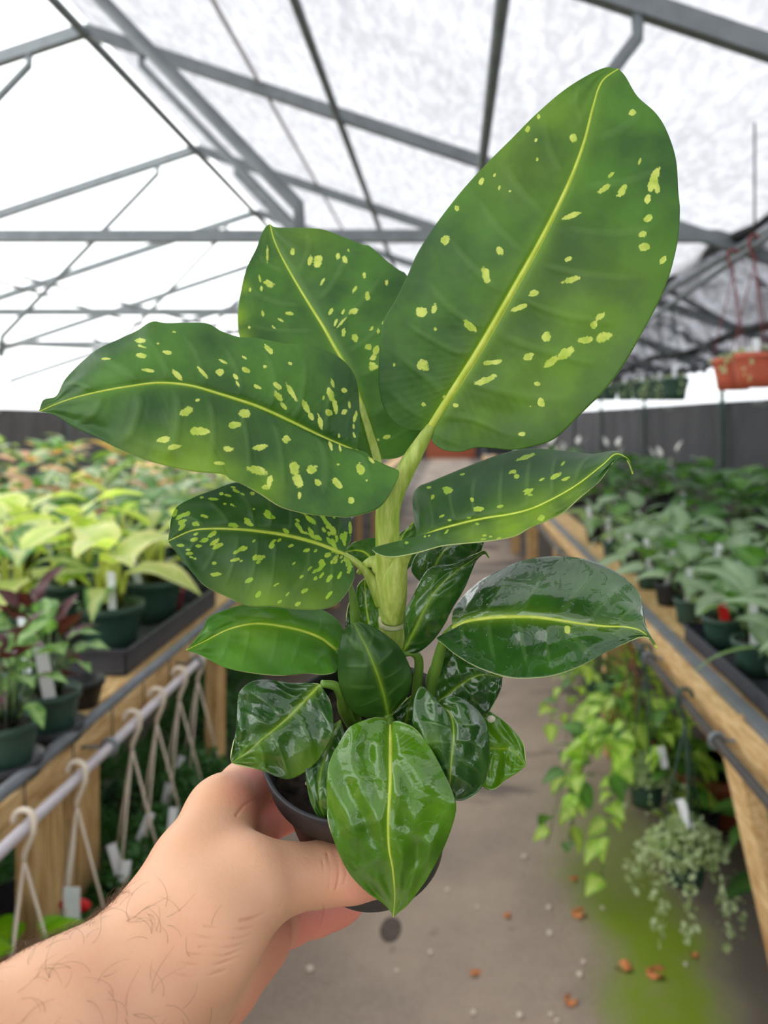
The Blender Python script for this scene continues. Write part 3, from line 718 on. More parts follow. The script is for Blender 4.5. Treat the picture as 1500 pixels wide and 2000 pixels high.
# tags on the nearest hook
ty = atx(150, 1300, -0.80).y
q = empty('plant_label', W(140, 1765, 1.60), 'white plastic label hanging on the nearest cream hook', 'label')
MB().box(-.017, .017, -.001, .001, -.034, .034).build('label_sheet', 'white_plastic', q); MB().tube([(0, 0, .03), (0.004, .01, .16)], .0012, 4).build('tie', 'cream_plastic', q)
q = empty('price_tag', W(146, 1768, 1.625), 'red oval tag behind the white label, nearest cream hook', 'tag')
q.rotation_euler = (math.pi / 2, 0, 0); m = MB().lathe([(0, -.0008), (.034, -.0008), (.034, .0008), (0, .0008)], 24); o = m.build('tag_disc', 'red_plastic', q); o.scale = (1, .5, 1)
# black bucket under bench and bright leaf plant low left
o = empty('bucket', (-1.04, 1.83, 0.0), 'black bucket standing between two bench legs at left', 'bucket')
MB().lathe([(.10, 0), (.125, .30), (.132, .30), (.132, .335), (.122, .335), (.095, .01), (0, .01)], 24).build('shell', 'black_plastic', o)
o = empty('bucket', (-1.02, 1.42, 0.0), 'black bucket below the bench at the left picture edge', 'bucket')
MB().lathe([(.12, 0), (.15, .42), (.158, .42), (.158, .46), (.146, .46), (.115, .01), (0, .01)], 24).build('shell', 'black_plastic', o)
plant('bright_leaf_plant', (-0.80, 1.44, 0.30), 'bright', 'green5', 12, 0.15, 'bright lime leaved plant hanging at the lower left corner', seed=61, spread=0.8, sc=1.1, tilt=0.2)
for oo in bpy.data.objects:
    if oo.name == 'bright_leaf_plant': hanger(oo, (0, 0, 0.733 + .012 - .30), .064, .10, 'cream_plastic')

# ---------------------------------------------------------------- right bench plants
tray((0.87, 2.20, tz), 0.09, 0.36, 0.055, 'black plastic plant tray along the front edge of the right bench')
for (x, y, k, pot, n, h, sd, sc_, tg, lab) in (
    (0.86, 1.70, 'silver', 'black6', 9, .15, 31, 1.15, 'w', 'silvery leaved plant in a black pot at the right picture edge'),
    (0.87, 1.95, 'silver', 'green5', 9, .15, 32, 1.15, 'w', 'silvery leaved plant in the near end of the right tray'),
    (0.87, 2.20, 'silver', 'green5', 8, .14, 33, 1.25, 'w', 'silvery long leaved plant in the middle of the right tray'),
    (0.87, 2.46, 'broad', 'green5', 7, .10, 34, 0.9, 'r', 'small plant with a red tag at the far end of the right tray'),
    (1.08, 2.02, 'silver', 'green5', 9, .18, 35, 1.25, 'r', 'silvery plant with a red tag in the second row, right edge'),
    (1.08, 2.30, 'silver', 'green5', 9, .17, 36, 1.25, 'w', 'silvery plant in the second row behind the right tray'),
    (1.07, 2.60, 'broad', 'green5', 9, .17, 37, 1.35, 'w', 'broad pale leaved plant behind the red tagged pot, right bench')):
    plant('silver_leaf_plant', (x, y, tz + (.005 if x < .88 and y > 1.8 else 0)), k, pot, n, h, lab, seed=sd, spread=.75, sc=sc_, tagc=tg, tilt=.65)
i = 0; ROWN = ['front row', 'second row', 'third row', 'fourth row']
for ri, (x, ys) in enumerate(((0.86, (2.78, 3.05, 3.35, 3.7, 4.1, 4.6)), (1.08, (2.88, 3.2, 3.55, 3.95, 4.4)), (1.30, (2.3, 2.58, 2.9, 3.2, 3.55, 4.0)), (1.54, (2.5, 2.8, 3.15, 3.55)))):
    for j, y in enumerate(ys):
        k = ['silver', 'broad', 'silver'][i % 3]
        plant('bench_plant', (x, y, tz), k, ['green4', 'black4'][i % 2], 9, 0.15, 'small %s plant with white tag, %s from the near end, %s, right bench' % (words[k], ORD[j], ROWN[ri]), 'middle rows of small tagged plants on the right bench', seed=700 + i, spread=0.75, sc=1.3, tagc='w'); i += 1
i = 0
for ri, (x, ys) in enumerate(((1.10, (5.1, 5.8, 6.6, 7.4)), (1.52, (4.0, 4.5, 5.05, 5.7, 6.4)), (1.86, (2.95, 3.35, 3.8, 4.3, 4.85, 5.5)), (2.20, (3.2, 3.65, 4.15, 4.7, 5.3)))):
    for j, y in enumerate(ys):
        plant('bench_plant', (x, y, tz), 'dark', 'black6', 12, 0.27, 'large dark leaved plant, %s from the near end, %s from the black cloth' % (ORD[j], ['fourth row', 'third row', 'second row', 'first row'][ri]), 'back rows of large dark leaved plants on the right bench', seed=800 + i, spread=0.5, sc=1.15, tagc='w' if i % 3 == 0 else None, tilt=0.6); i += 1
SP = leaf_mesh('spathe', 0.11, 0.055, 'white_spathe', 0.2, 0.5)
for i, (x, y) in enumerate(((1.05, 7.9), (1.35, 8.4), (1.6, 7.6), (1.85, 6.6), (1.2, 9.2))):
    o = plant('peace_lily', (x, y, tz), 'lily', 'black6', 9, 0.26, 'white flowering lily on the right bench, %s from the near end' % ['third', 'fourth', 'second', 'first', 'fifth'][i], 'white flowering lilies on the right bench', seed=900 + i, spread=0.5, tilt=0.7)
    for k in range(4):
        a = k * 1.7 + i; top = Vector((math.cos(a) * .10, math.sin(a) * .10, .40 + .08 * math.sin(k * 2.1 + i)))
        put_stalk(o, (0, 0, .11), top, 'bg_stalk_dark', .003)
        q = link('spathe', SP, None, o); q.location = top; q.rotation_euler = (0, -1.15, a)

# right hanging baskets
b = basket(1262, 0.625, 0.748, 0.275, 'green5', 'green_plastic', 'green hanging pot of grey-green fine foliage on the farther green hook', (800, .085, .07, .019, 'bg_grey', 12, .10), 11, tags=1)
b = basket(1338, 0.625, 0.748, 0.27, 'green5', 'green_plastic', 'green hanging pot with long grey-green trailing strands, nearer green hook', (700, .10, .08, .023, 'bg_grey', 16, .26), 12, tags=1)
def vine_basket(px_hook, pipe_x, pipe_z, pot_z, pot, hmat, label, nstr, seed, drop=.5, per=9, lean=(0, 0)):
    R = random.Random(seed); y = atx(px_hook, 1300, pipe_x).y
    o = empty('hanging_basket', (pipe_x, y, pot_z), label, 'hanging basket')
    pm, sm, pr, ph = POT[pot]; link('pot', pm, None, o); link('soil', sm, None, o)
    hanger(o, (0, 0, pipe_z + .012 - pot_z), pr, ph, hmat)
    for s in range(nstr):
        a = R.uniform(0, 6.28); L = drop * R.uniform(.4, 1); r1 = R.uniform(.06, .2)
        pts = [Vector((math.cos(a) * pr * .5, math.sin(a) * pr * .5, ph * .9)), Vector((math.cos(a) * (pr + .03), math.sin(a) * (pr + .03), ph + R.uniform(.03, .18)))]
        for q in range(1, 6):
            t = q / 5; pts.append(Vector((math.cos(a) * (pr + .03 + r1 * math.sqrt(t)) + lean[0] * t, math.sin(a) * (pr + .03 + r1 * math.sqrt(t)) + lean[1] * t, pts[1].z - L * t ** 1.4)))
        MB().tube(pts, .0022, 5).build('vine', 'bg_stalk_dark', o)
        for q in range(per):
            t = (q + R.random() * .6) / per * (len(pts) - 1); i0 = min(int(t), len(pts) - 2); p = pts[i0].lerp(pts[i0 + 1], t - i0)
            me = LV['pothos'][R.randrange(3)]; lf = bpy.data.objects.new('leaf', me); COL.objects.link(lf); lf.parent = o; lf.location = p
            lf.rotation_euler = (R.uniform(-.5, .5), R.uniform(-.4, .8), a + R.uniform(-1.6, 1.6)); sc = R.uniform(1.1, 1.9); lf.scale = (sc, sc, sc)
    return o
vine_basket(1236, 0.625, 0.748, 0.30, 'maroon6', 'maroon_plastic', 'maroon hanging pot of trailing lime vines on the maroon hook', 20, 5, .50, 10, (-.05, 0))
vine_basket(1170, 0.60, 0.748, 0.36, 'green5', 'green_plastic', 'green hanging pot of lime vines behind the maroon one', 9, 8, .45, 8)
vine_basket(1110, 0.61, 0.748, 0.40, 'green5', 'green_plastic', 'far green hanging pot of lime vines along the right bench', 8, 9, .40, 7)
# floor plants right
o = empty('planter_trough', (1.02, 2.95, 0), 'terracotta coloured plastic trough on the floor under the right bench', 'planter')
MB().lathe([(.15, 0), (.19, .15), (.205, .15), (.205, .19), (.18, .19), (.16, .05), (0, .05)], 28).build('bowl', 'brown_plastic', o)
MB().lathe([(0, .155), (.178, .155)], 20).build('soil', 'soil', o)
for k in range(11):
    a = k * 2.4; q = link('leaf', LV['green'][k % 2], None, o); q.location = (.08 * math.cos(a), .08 * math.sin(a), .2 + .02 * (k % 3)); q.rotation_euler = (0, -.3 + .05 * k, a)
for i, (x, y, k, s) in enumerate(((1.0, 2.38, 'green', 1.0), (0.92, 2.02, 'dark', .7), (1.25, 2.6, 'dark', .8), (0.98, 1.72, 'dark', .62), (0.86, 2.7, 'green', .9))):
    plant('shade_plant', (x, y, 0), k, 'black6', 11, .26, ['leafy green plant on the floor in front of the brown trough', 'dark leaved floor plant behind the trailing green pot', 'dark leaved floor plant deep under the right bench', 'dark leaved floor plant at the lower right picture edge', 'green floor plant below the green hooks'][i], seed=40 + i, spread=.6, sc=s, tilt=.4)

# hanging pots high on the right
def high_pot(px, py, d, pot, hmat, label, top_z, seed, trail=True, group=None):
    p = W(px, py, d); R = random.Random(seed)
    o = empty('hanging_pot', p, label, 'hanging pot', group); pm, sm, pr, ph = POT[pot]; link('pot', pm, None, o); link('soil', sm, None, o)
    hanger(o, (0, 0, top_z - p.z), pr, ph, hmat, .0026)
    f = foliage_blob(R, 60, pr * 1.0, .04, .02, 'bg_grey', 5 if trail else 0, .13, ph * .95).build('foliage', 'bg_grey', o); f['kind'] = 'stuff'
    q = bpy.data.objects.new('plant_tag', TAGM); COL.objects.link(q); q.parent = o; q.location = (-.02, -pr * .8, ph * .9); q.scale = (1.0, 1, .4)
high_pot(1432, 762, 2.95, 'terracotta', 'maroon_plastic', 'terracotta pot hanging on red straps high at right, farther one', EYE + .63, 1)
high_pot(1474, 757, 2.72, 'terracotta', 'maroon_plastic', 'terracotta pot hanging on red straps at the right picture edge', EYE + .63, 2)
for i, (px, d) in enumerate(((1318, 4.3), (1290, 4.8), (1255, 5.3), (1222, 5.9), (1190, 6.6), (1165, 7.4))):
    high_pot(px, 782 - i * 0, d, 'terracotta' if False else 'green6', 'green_plastic', ['green hanging pot nearest the two terracotta ones', 'second green hanging pot beyond the terracotta ones', 'third green hanging pot in front of the black cloth', 'fourth green hanging pot in front of the black cloth', 'fifth green hanging pot in front of the black cloth', 'farthest green hanging pot in front of the black cloth'][i], EYE + .62, 20 + i)
hp = empty('hanging_pipe', (1.05, 2.2, EYE + .615), 'high metal pipe carrying the terracotta and green hanging pots', 'pipe')
a = W(1474, 757, 2.72); c = W(1165, 782, 7.4)
MB().tube([Vector((a.x - 1.05 + (a.x - c.x) * .12, a.y - 2.2 + (a.y - c.y) * .12, 0)), Vector((c.x - 1.05, c.y - 2.2, 0))], .012, 8).build('conduit', 'steel', hp)
for pt in (a, c, (a + c) / 2): MB().tube([Vector((pt.x - 1.05, pt.y - 2.2, 0)), Vector((pt.x - 1.05, pt.y - 2.2, roofz(pt.x) - EYE - .615 - .02))], .004, 6).build('drop_rod', 'wire', hp)

# ---------------------------------------------------------------- litter on the floor
DL = leaf_mesh('blade', 0.06, 0.032, 'dry_leaf', .3, .35, wave=.35)
for i, (px, py, s, rz, lab) in enumerate(((1262, 1905, 1.0, .3, 'curled orange dry leaf on the green algae stain'), (1237, 1892, .8, 2.8, 'pale dry leaf beside the orange one on the algae'), (1118, 1790, .9, .6, 'tan dry leaf left of the algae stain'),
      (1110, 1965, .7, 1.2, 'small orange dry leaf at the bottom of the aisle'), (1362, 1872, .5, 2.0, 'dry leaf scrap at the right edge of the algae'), (1112, 1717, .5, .2, 'dry leaf scrap below the lime vines'), (983, 1790, .45, .4, 'thin dry leaf scrap in mid aisle'), (917, 1900, .5, 0, 'dry leaf scrap in the middle of the aisle'))):
    p = onbench(px, py, 0.004); o = link('dry_leaf', DL, None); o.location = p; o.scale = (s * 1.5,) * 3; o.rotation_euler = (0.1, 0.1, rz); tag(o, lab, 'leaf')
PB = MB().lathe([(0, 0), (.008, .001), (.011, .006), (.008, .011), (0, .013)], 8).mesh('pebble'); PB.materials.append(M['pebble'])
for (px, py) in ((1156, 1710), (1177, 1775), (1074, 1825), (1076, 1983), (1015, 1985), (925, 1980), (1088, 1995), (874, 1740), (932, 1773), (1072, 1774), (1340, 1885), (1332, 1819), (841, 1862), (1024, 1675), (775, 1898), (1140, 1880), (1133, 1905), (605, 1895)):
    p = onbench(px, py, 0.0); o = link('pebble', PB, None); o.location = p; s = random.uniform(.6, 1.1); o.scale = (s, s, s * .8); tag(o, 'small pale perlite pebble lying on the aisle floor', 'pebble', 'pale pebbles scattered on the aisle floor')
p = onbench(763, 1815, 0.001); o = link('floor_drain', MB().lathe([(0, .001), (.05, .003), (.057, 0.0)], 20).mesh('floor_drain'), 'drain'); o.location = p; o.scale = (.55, 1.0, .5); tag(o, 'dark round spot on the floor just below the pot', 'drain')

# ================================================================= THE HELD PLANT
def cr(pts, n):
    """smooth resampling of a polyline to n points, even in arc length"""
    P = np.array(pts, float); m = len(P)
    Q = np.vstack([2 * P[0] - P[1], P, 2 * P[-1] - P[-2]]); out = []
    for i in range(m - 1):
        p0, p1, p2, p3 = Q[i], Q[i + 1], Q[i + 2], Q[i + 3]
        t = np.linspace(0, 1, 16, endpoint=False)[:, None]
        out.append(0.5 * (2 * p1 + (p2 - p0) * t + (2 * p0 - 5 * p1 + 4 * p2 - p3) * t ** 2 + (3 * p1 - p0 - 3 * p2 + p3) * t ** 3))
    out.append(P[-1:]); S = np.vstack(out)
    L = np.concatenate([[0], np.cumsum(np.linalg.norm(np.diff(S[:, :2], axis=0), axis=1))]); u = np.linspace(0, L[-1], n)
    return np.stack([np.interp(u, L, S[:, k]) for k in range(S.shape[1])], 1)

def flecks(zlist, ox=0, oy=0, k=1.0):
    return [(ox + x / k, oy + y / k, a / k, b / k, ang) for x, y, a, b, ang in zlist]

def dleaf(name, mid, left, right, dm, dl, dr, mat, spots=(), label=None, nt=110, ns=70, ribw=9, halo=22, nv=11, corr=0.0010, lime=None, curl=1.4, autospots=0, seed=0, rib=True, parent=None, thick=0.0005, autosz=(5, 12), vk=0.2, quilt_amp=0.00022):
    """a broad leaf: midrib and both margins (pixels of the frame) with depth along the rib (dm) and depth offset of the margins"""
    Rg = np.random.default_rng(seed + 11)
    m = cr(mid, nt); l = cr(left, nt); r = cr(right, nt)
    tt = np.linspace(0, 1, nt)
    interp = lambda a: np.interp(tt, np.linspace(0, 1, len(a)), a) if len(a) < 3 else cr(np.stack([np.linspace(0, 1, len(a)), np.array(a)], 1), 400)[:, 1][np.clip(np.searchsorted(cr(np.stack([np.linspace(0, 1, len(a)), np.array(a)], 1), 400)[:, 0], tt), 0, 399)]
    D = interp(dm); DLo = interp(dl); DRo = interp(dr)
    env = np.clip(np.minimum(tt * 7, (1 - tt) * 7), 0, 1); env = env * env * (3 - 2 * env)
    u = np.linspace(-1, 1, 2 * (ns // 2) + 1); s = np.sign(u) * np.abs(u) ** 1.3
    a = np.abs(s)[None, :]; side = (s > 0)[None, :]
    ex = np.where(side, r[:, None, 0], l[:, None, 0]); ey = np.where(side, r[:, None, 1], l[:, None, 1])
    px = m[:, None, 0] * (1 - a) + ex * a; py = m[:, None, 1] * (1 - a) + ey * a
    # slight bulge so that rib-to-margin lines arch like side veins
    tan = np.gradient(m, axis=0); tan /= np.linalg.norm(tan, axis=1)[:, None] + 1e-9
    wid = np.hypot(ex - m[:, None, 0], ey - m[:, None, 1])
    de = np.where(side, DRo[:, None], DLo[:, None])
    dep = D[:, None] + de * env[:, None] * a ** curl
    jit = sum(Rg.uniform(.2, .5) / k * np.sin(2 * np.pi * k * tt + Rg.uniform(0, 6.28)) for k in (1, 2, 3, 5))
    jit2 = sum(Rg.uniform(.2, .5) / k * np.sin(2 * np.pi * k * tt + Rg.uniform(0, 6.28)) for k in (1, 2, 3, 5))
    jj = np.where(side, jit[:, None], jit2[:, None]); off = np.where(side, Rg.random(), Rg.random())
    vp_ = nv * (tt[:, None] - vk * a ** 1.3 * (1 - .5 * tt[:, None])) + 0.5 * jj + off
    vein = np.cos(2 * np.pi * vp_); vein = np.where(vein > 0, vein ** 3, vein * .5)
    quilt = sum(Rg.uniform(.4, 1) * np.sin(2 * np.pi * (Rg.uniform(.8, 4.5) * tt[:, None] + Rg.uniform(-2.2, 2.2) * s[None, :]) + Rg.uniform(0, 6.28)) for _ in range(7)) * quilt_amp
    venv = env[:, None] * np.clip(a * 5, 0, 1) * np.clip((1 - a) * 3, 0, 1)
    low = np.sin(2 * np.pi * (1.3 * tt[:, None] + Rg.random() + 0.35 * s[None, :])) * 0.0014
    dep = dep - corr * 0.55 * vein * venv + quilt * env[:, None] * np.clip(a * 4, 0, 1) - low * env[:, None] * a
    dep = dep + 0.0012 * np.exp(-(a * wid / 9.0) ** 2) * env[:, None]     # channel along the rib
    V = Warr(px, py, dep).reshape(-1, 3)
    nn = len(s); idx = np.arange(nt * nn).reshape(nt, nn)
    Fq = np.stack([idx[:-1, :-1], idx[:-1, 1:], idx[1:, 1:], idx[1:, :-1]], -1).reshape(-1, 4)
    me = bpy.data.meshes.new(name); me.from_pydata(V.tolist(), [], Fq.tolist()); me.update()
    # face the camera with the upper side
    c = np.array(me.polygons[len(me.polygons) // 2].normal); mp = np.array(me.polygons[len(me.polygons) // 2].center) - np.array([0, 0, EYE])
    if c @ mp > 0: me.flip_normals()
    me.polygons.foreach_set('use_smooth', [True] * len(me.polygons))
    def fattr(nm, arr):
        at = me.attributes.new(nm, 'FLOAT', 'POINT'); at.data.foreach_set('value', arr.astype(np.float32).ravel())
    rw = ribw * (1 - 0.93 * tt ** 0.8)[:, None] + 0.7
    dist = a * wid
    fattr('rib', np.clip(1.0 - dist / rw, -1, 1) * float(rib))
    fattr('halo', np.exp(-dist / max(halo, 1)) * (1 - 0.6 * tt[:, None]) * (1 if halo > 0 else 0))
    fattr('vein', np.clip(vein * venv, -1, 1))
    lm = np.zeros_like(px)
    for (lx, ly, lr, ls) in (lime or []): lm = np.maximum(lm, ls * np.exp(-((px - lx) ** 2 + (py - ly) ** 2) / lr ** 2))
    fattr('lime', lm)
    fk = np.full_like(px, -1.0); sp = list(spots)
    for _ in range(autospots):
        i = Rg.integers(int(nt * .06), int(nt * .93)); j = Rg.integers(2, nn - 2)
        if abs(s[j]) < 0.07 or abs(s[j]) > 0.93: continue
        i2 = min(nt - 1, i + 3); ja = min(max(j + (2 if s[j] > 0 else -2), 0), nn - 1)
        an = math.degrees(math.atan2(py[i2, ja] - py[i, j], px[i2, ja] - px[i, j])); b = Rg.uniform(*autosz)
        sp.append((px[i, j], py[i, j], b * Rg.uniform(1.2, 2.6), b * Rg.uniform(.7, 1.0), an + Rg.uniform(-15, 15)))
    for (x, y, A, B, an) in sp:
        A = max(A * 0.5, 3.0) * 1.25; B = max(B * 0.5, 2.4) * 1.25; ca, sa = math.cos(math.radians(an)), math.sin(math.radians(an))
        dx, dy = px - x, py - y; q = np.sqrt(((dx * ca + dy * sa) / A) ** 2 + ((-dx * sa + dy * ca) / B) ** 2)
        fk = np.maximum(fk, np.clip(1.0 - q, -1, 1))
    fattr('fleck', fk)
    o = link(name, me, mat, parent); o.data.materials.append(M['leaf_pale_edge'])
    md = o.modifiers.new('thickness', 'SOLIDIFY'); md.thickness = thick; md.offset = -1; md.material_offset_rim = 1; md.use_rim = True
    if label: o['label'] = label
    if rib >= .9 and nt >= 80:                       # raised pale midrib, a piece of the leaf
        e = int(nt * .93); mm = Warr(m[:e, 0], m[:e, 1], (D + 0.0012 * env)[:e] + .0001)
        rr = (ribw * .6 * (1 - .95 * tt[:e] ** .75) + .7) * D[:e] / F
        MB().tube([Vector(p_) for p_ in mm], rr.tolist(), 10).build('midrib', 'midrib', o)['label'] = 'pale yellow-green midrib'
    return o

dief = empty('potted_plant', W(750, 1650, .424), 'potted plant with large cream-flecked green leaves in a black pot, held in the hand', 'plant')
def adopt(o):                                       # keep world placement below the root
    o.parent = dief; o.matrix_parent_inverse = Matrix.Translation(-dief.location); return o

# ---- pot
PT = W(707, 1433, .385)                              # centre of the rim
axc = np.array([-0.055, 0.90, 0.436]); axc /= np.linalg.norm(axc)
Zp = Vector(CR @ axc); Xp = Vector(CR @ np.array([1.0, 0, 0])); Xp = (Xp - Zp * Xp.dot(Zp)).normalized(); Yp = Zp.cross(Xp)
H = 0.0885; PB0 = PT - Zp * H
prof = [(0.0, 0.0), (0.033, 0.0), (0.0355, 0.002), (0.0358, 0.006), (0.041, 0.045), (0.0445, 0.078), (0.0455, 0.080), (0.0485, 0.0815), (0.0495, 0.095), (0.0500, 0.0985), (0.0492, 0.0995), (0.0478, 0.0985), (0.0468, 0.093), (0.0425, 0.070), (0.036, 0.02)]
prof = [(r, h * .90) for r, h in prof]
pm = MB().lathe(prof, 72, PB0, (Xp, Yp, Zp)); pm.f = [q for q in pm.f if len(q) == 4]
adopt(pm.build('pot', 'pot'))
sm = MB(); nR, nA = 14, 60; sv = []
for i in range(nR + 1):
    for k in range(nA):
        a = 2 * math.pi * k / nA; r = 0.0452 * i / nR
        sv.append(PB0 + Xp * r * math.cos(a) + Yp * r * math.sin(a) + Zp * (0.075 + 0.002 * math.sin(i * 3.1 + k * 1.7) + 0.0015 * random.random()))
sm.add(sv, [(i * nA + k, i * nA + (k + 1) % nA, (i + 1) * nA + (k + 1) % nA, (i + 1) * nA + k) for i in range(nR) for k in range(nA)])
adopt(sm.build('soil', 'soil'))
for k in range(26):
    a = random.uniform(0, 6.28); r = 0.043 * math.sqrt(random.random()); c = PB0 + Xp * r * math.cos(a) + Yp * r * math.sin(a) + Zp * .0772
    s = random.uniform(.0007, .0016); adopt(MB().lathe([(0, -s), (s, -s * .3), (s * .8, s * .6), (0, s)], 6, c).build('perlite_grain', 'perlite'))

# ---- stem
def stube(name, pts, mat, n=16, k=40):
    P = cr([(a, b, c, d) for a, b, c, d in pts], k)
    m = MB().tube([W(*q[:3]) for q in P], [q[3] * q[2] / F for q in P], n)      # radius given in pixels
    return adopt(m.build(name, mat))
stube('stem', [(770, 1430, .400, 28), (766, 1330, .398, 28), (765, 1262, .394, 27), (764, 1205, .391, 24), (757, 1140, .386, 24), (757, 1060, .381, 23.5), (758, 1000, .379, 24), (770, 962, .378, 21), (786, 930, .377, 19), (806, 893, .376, 17), (828, 856, .375, 13), (842, 832, .3745, 10)], 'stem', 22, 70)
stube('node_ring', [(766, 1222, .3915, 25.5), (766, 1212, .391, 27.4), (766, 1200, .3900, 25.5)], 'stem_ring', 24, 10)
# sheath of the right leaf's stalk, wrapped round the stem
stube('petiole', [(767, 1210, .389, 24), (768, 1165, .3845, 27), (772, 1125, .381, 24), (782, 1100, .378, 16), (794, 1080, .375, 12), (806, 1066, .373, 8)], 'stem', 18, 30)
stube('petiole', [(748, 1180, .388, 15), (733, 1145, .386, 13), (714, 1115, .385, 8), (695, 1098, .3845, 7), (672, 1083, .384, 6)], 'stem', 14, 26)
stube('petiole', [(742, 1105, .386, 20), (728, 1098, .3855, 13), (712, 1104, .386, 7), (700, 1120, .387, 5)], 'stem', 14, 16)
stube('petiole', [(752, 985, .382, 16), (735, 950, .384, 13), (738, 905, .388, 9), (727, 862, .392, 8), (705, 790, .40, 6)], 'stem', 14, 26)
stube('petiole', [(752, 960, .384, 15), (735, 930, .381, 12), (712, 900, .377, 9), (690, 880, .3745, 7)], 'stem', 14, 20)
stube('petiole', [(690, 1420, .392, 11), (672, 1385, .384, 12), (668, 1360, .379, 11), (655, 1340, .374, 9), (628, 1335, .370, 7)], 'petiole_green', 14, 26)
stube('petiole', [(812, 1400, .395, 10), (815, 1340, .392, 10), (818, 1290, .388, 9), (805, 1275, .383, 7), (786, 1278, .380, 6)], 'petiole_green', 14, 26)
stube('petiole', [(835, 1420, .396, 12), (845, 1340, .392, 12), (858, 1280, .386, 11), (872, 1240, .380, 9), (885, 1226, .376, 7)], 'petiole_green', 14, 26)
stube('petiole', [(700, 1440, .392, 10), (690, 1360, .392, 9), (672, 1300, .391, 8), (656, 1270, .390, 6)], 'petiole_green', 14, 22)
stube('petiole', [(745, 1440, .388, 9), (755, 1420, .382, 8), (762, 1405, .374, 7), (762, 1420, .366, 6)], 'petiole_green', 14, 16)
stube('petiole', [(772, 1425, .388, 9), (764, 1410, .382, 8), (758, 1398, .377, 7)], 'petiole_green', 12, 12)
stube('petiole', [(842, 1430, .395, 9), (848, 1395, .385, 8), (852, 1375, .372, 7), (858, 1377, .366, 5)], 'petiole_green', 12, 16)
# young rolled leaf spear
stube('leaf_spear', [(694, 1225, .388, 9), (693, 1195, .387, 9), (689, 1165, .386, 7.5), (684, 1140, .386, 3.5), (681, 1116, .386, 1.0)], 'petiole_green', 12, 24)

def L(*a, **k): return adopt(dleaf('leaf', *a, **k))
# A: tallest leaf, upper right
spA = [(1052, 228, 8, 10, 0), (1031, 252, 15, 9, 115), (1047, 274, 12, 7, 110), (1049, 311, 8, 5, 100), (1119, 269, 17, 15, 50), (1234, 220, 15, 12, 0), (940, 355, 17, 9, 115), (966, 342, 9, 6, 110), (975, 366, 12, 6, 100), (996, 373, 7, 6, 100), (892, 407, 13, 9, 80), (870, 470, 20, 16, 110), (976, 490, 24, 14, 60), (1249, 316, 17, 6, 110),
  (1193, 342, 18, 7, -40), (1179, 369, 30, 11, -38), (1214, 374, 32, 13, -55), (1277, 350, 58, 16, -70), (1284, 369, 17, 12, 90), (1265, 388, 20, 13, -60), (1117, 421, 42, 10, -20), (1266, 426, 18, 13, -40), (1255, 457, 17, 15, -40), (1257, 482, 25, 16, -15), (1295, 507, 20, 11, -55), (1110, 506, 19, 10, -25), (1114, 547, 38, 13, -15), (1043, 573, 20, 12, -15), (1015, 601, 36, 10, -20),
  (1172, 618, 22, 14, -40), (1161, 633, 18, 14, -70), (1068, 657, 20, 19, -40), (1180, 658, 32, 20, -10), (1146, 663, 34, 13, -10), (1033, 696, 24, 14, -30), (1105, 690, 38, 18, -30), (1075, 708, 36, 16, -35), (1049, 749, 14, 9, 0), (1057, 786, 19, 14, 80), (1035, 794, 6, 6, 0), (1019, 848, 15, 9, 0), (948, 537, 33, 16, 75), (917, 637, 32, 15, 38), (823, 610, 22, 20, 40), (849, 602, 20, 11, 100), (826, 713, 28, 22, 40), (850, 643, 9, 6, 90), (962, 708, 38, 10, -8), (948, 742, 48, 14, -20), (770, 712, 9, 6, 90), (827, 790, 10, 9, 0), (891, 792, 12, 9, 0), (868, 775, 8, 8, 0)]
L([(842, 832), (880, 770), (940, 675), (1000, 570), (1060, 462), (1110, 360), (1140, 280), (1158, 210), (1175, 160), (1208, 134)],
  [(842, 832), (838, 839), (813, 840), (787, 836), (767, 822), (750, 797), (740, 757), (740, 720), (742, 670), (750, 625), (770, 590), (795, 540), (815, 495), (850, 440), (900, 375), (950, 320), (1000, 270), (1050, 220), (1110, 170), (1175, 134), (1208, 134)],
  [(842, 832), (843, 845), (845, 863), (867, 879), (900, 882), (933, 874), (967, 876), (1000, 879), (1037, 873), (1083, 857), (1130, 813), (1180, 763), (1213, 720), (1247, 663), (1297, 567), (1322, 480), (1328, 415), (1325, 375), (1320, 310), (1302, 255), (1280, 220), (1245, 188), (1222, 150), (1208, 134)],
  [.3745, .366, .360, .356, .356, .360, .366], [.004, .008, .010, .008, .002], [.000, -.004, -.006, -.004, .000], 'leaf_dry', spA, 'tallest leaf, upright at the upper right with cream flecks', 230, 170, 14, 26, 9, .0009,
  lime=[(1150, 620, 150, .35), (1060, 740, 130, .35), (960, 820, 90, .3), (1010, 310, 90, .4), (1080, 220, 70, .4), (1220, 560, 90, .3)])
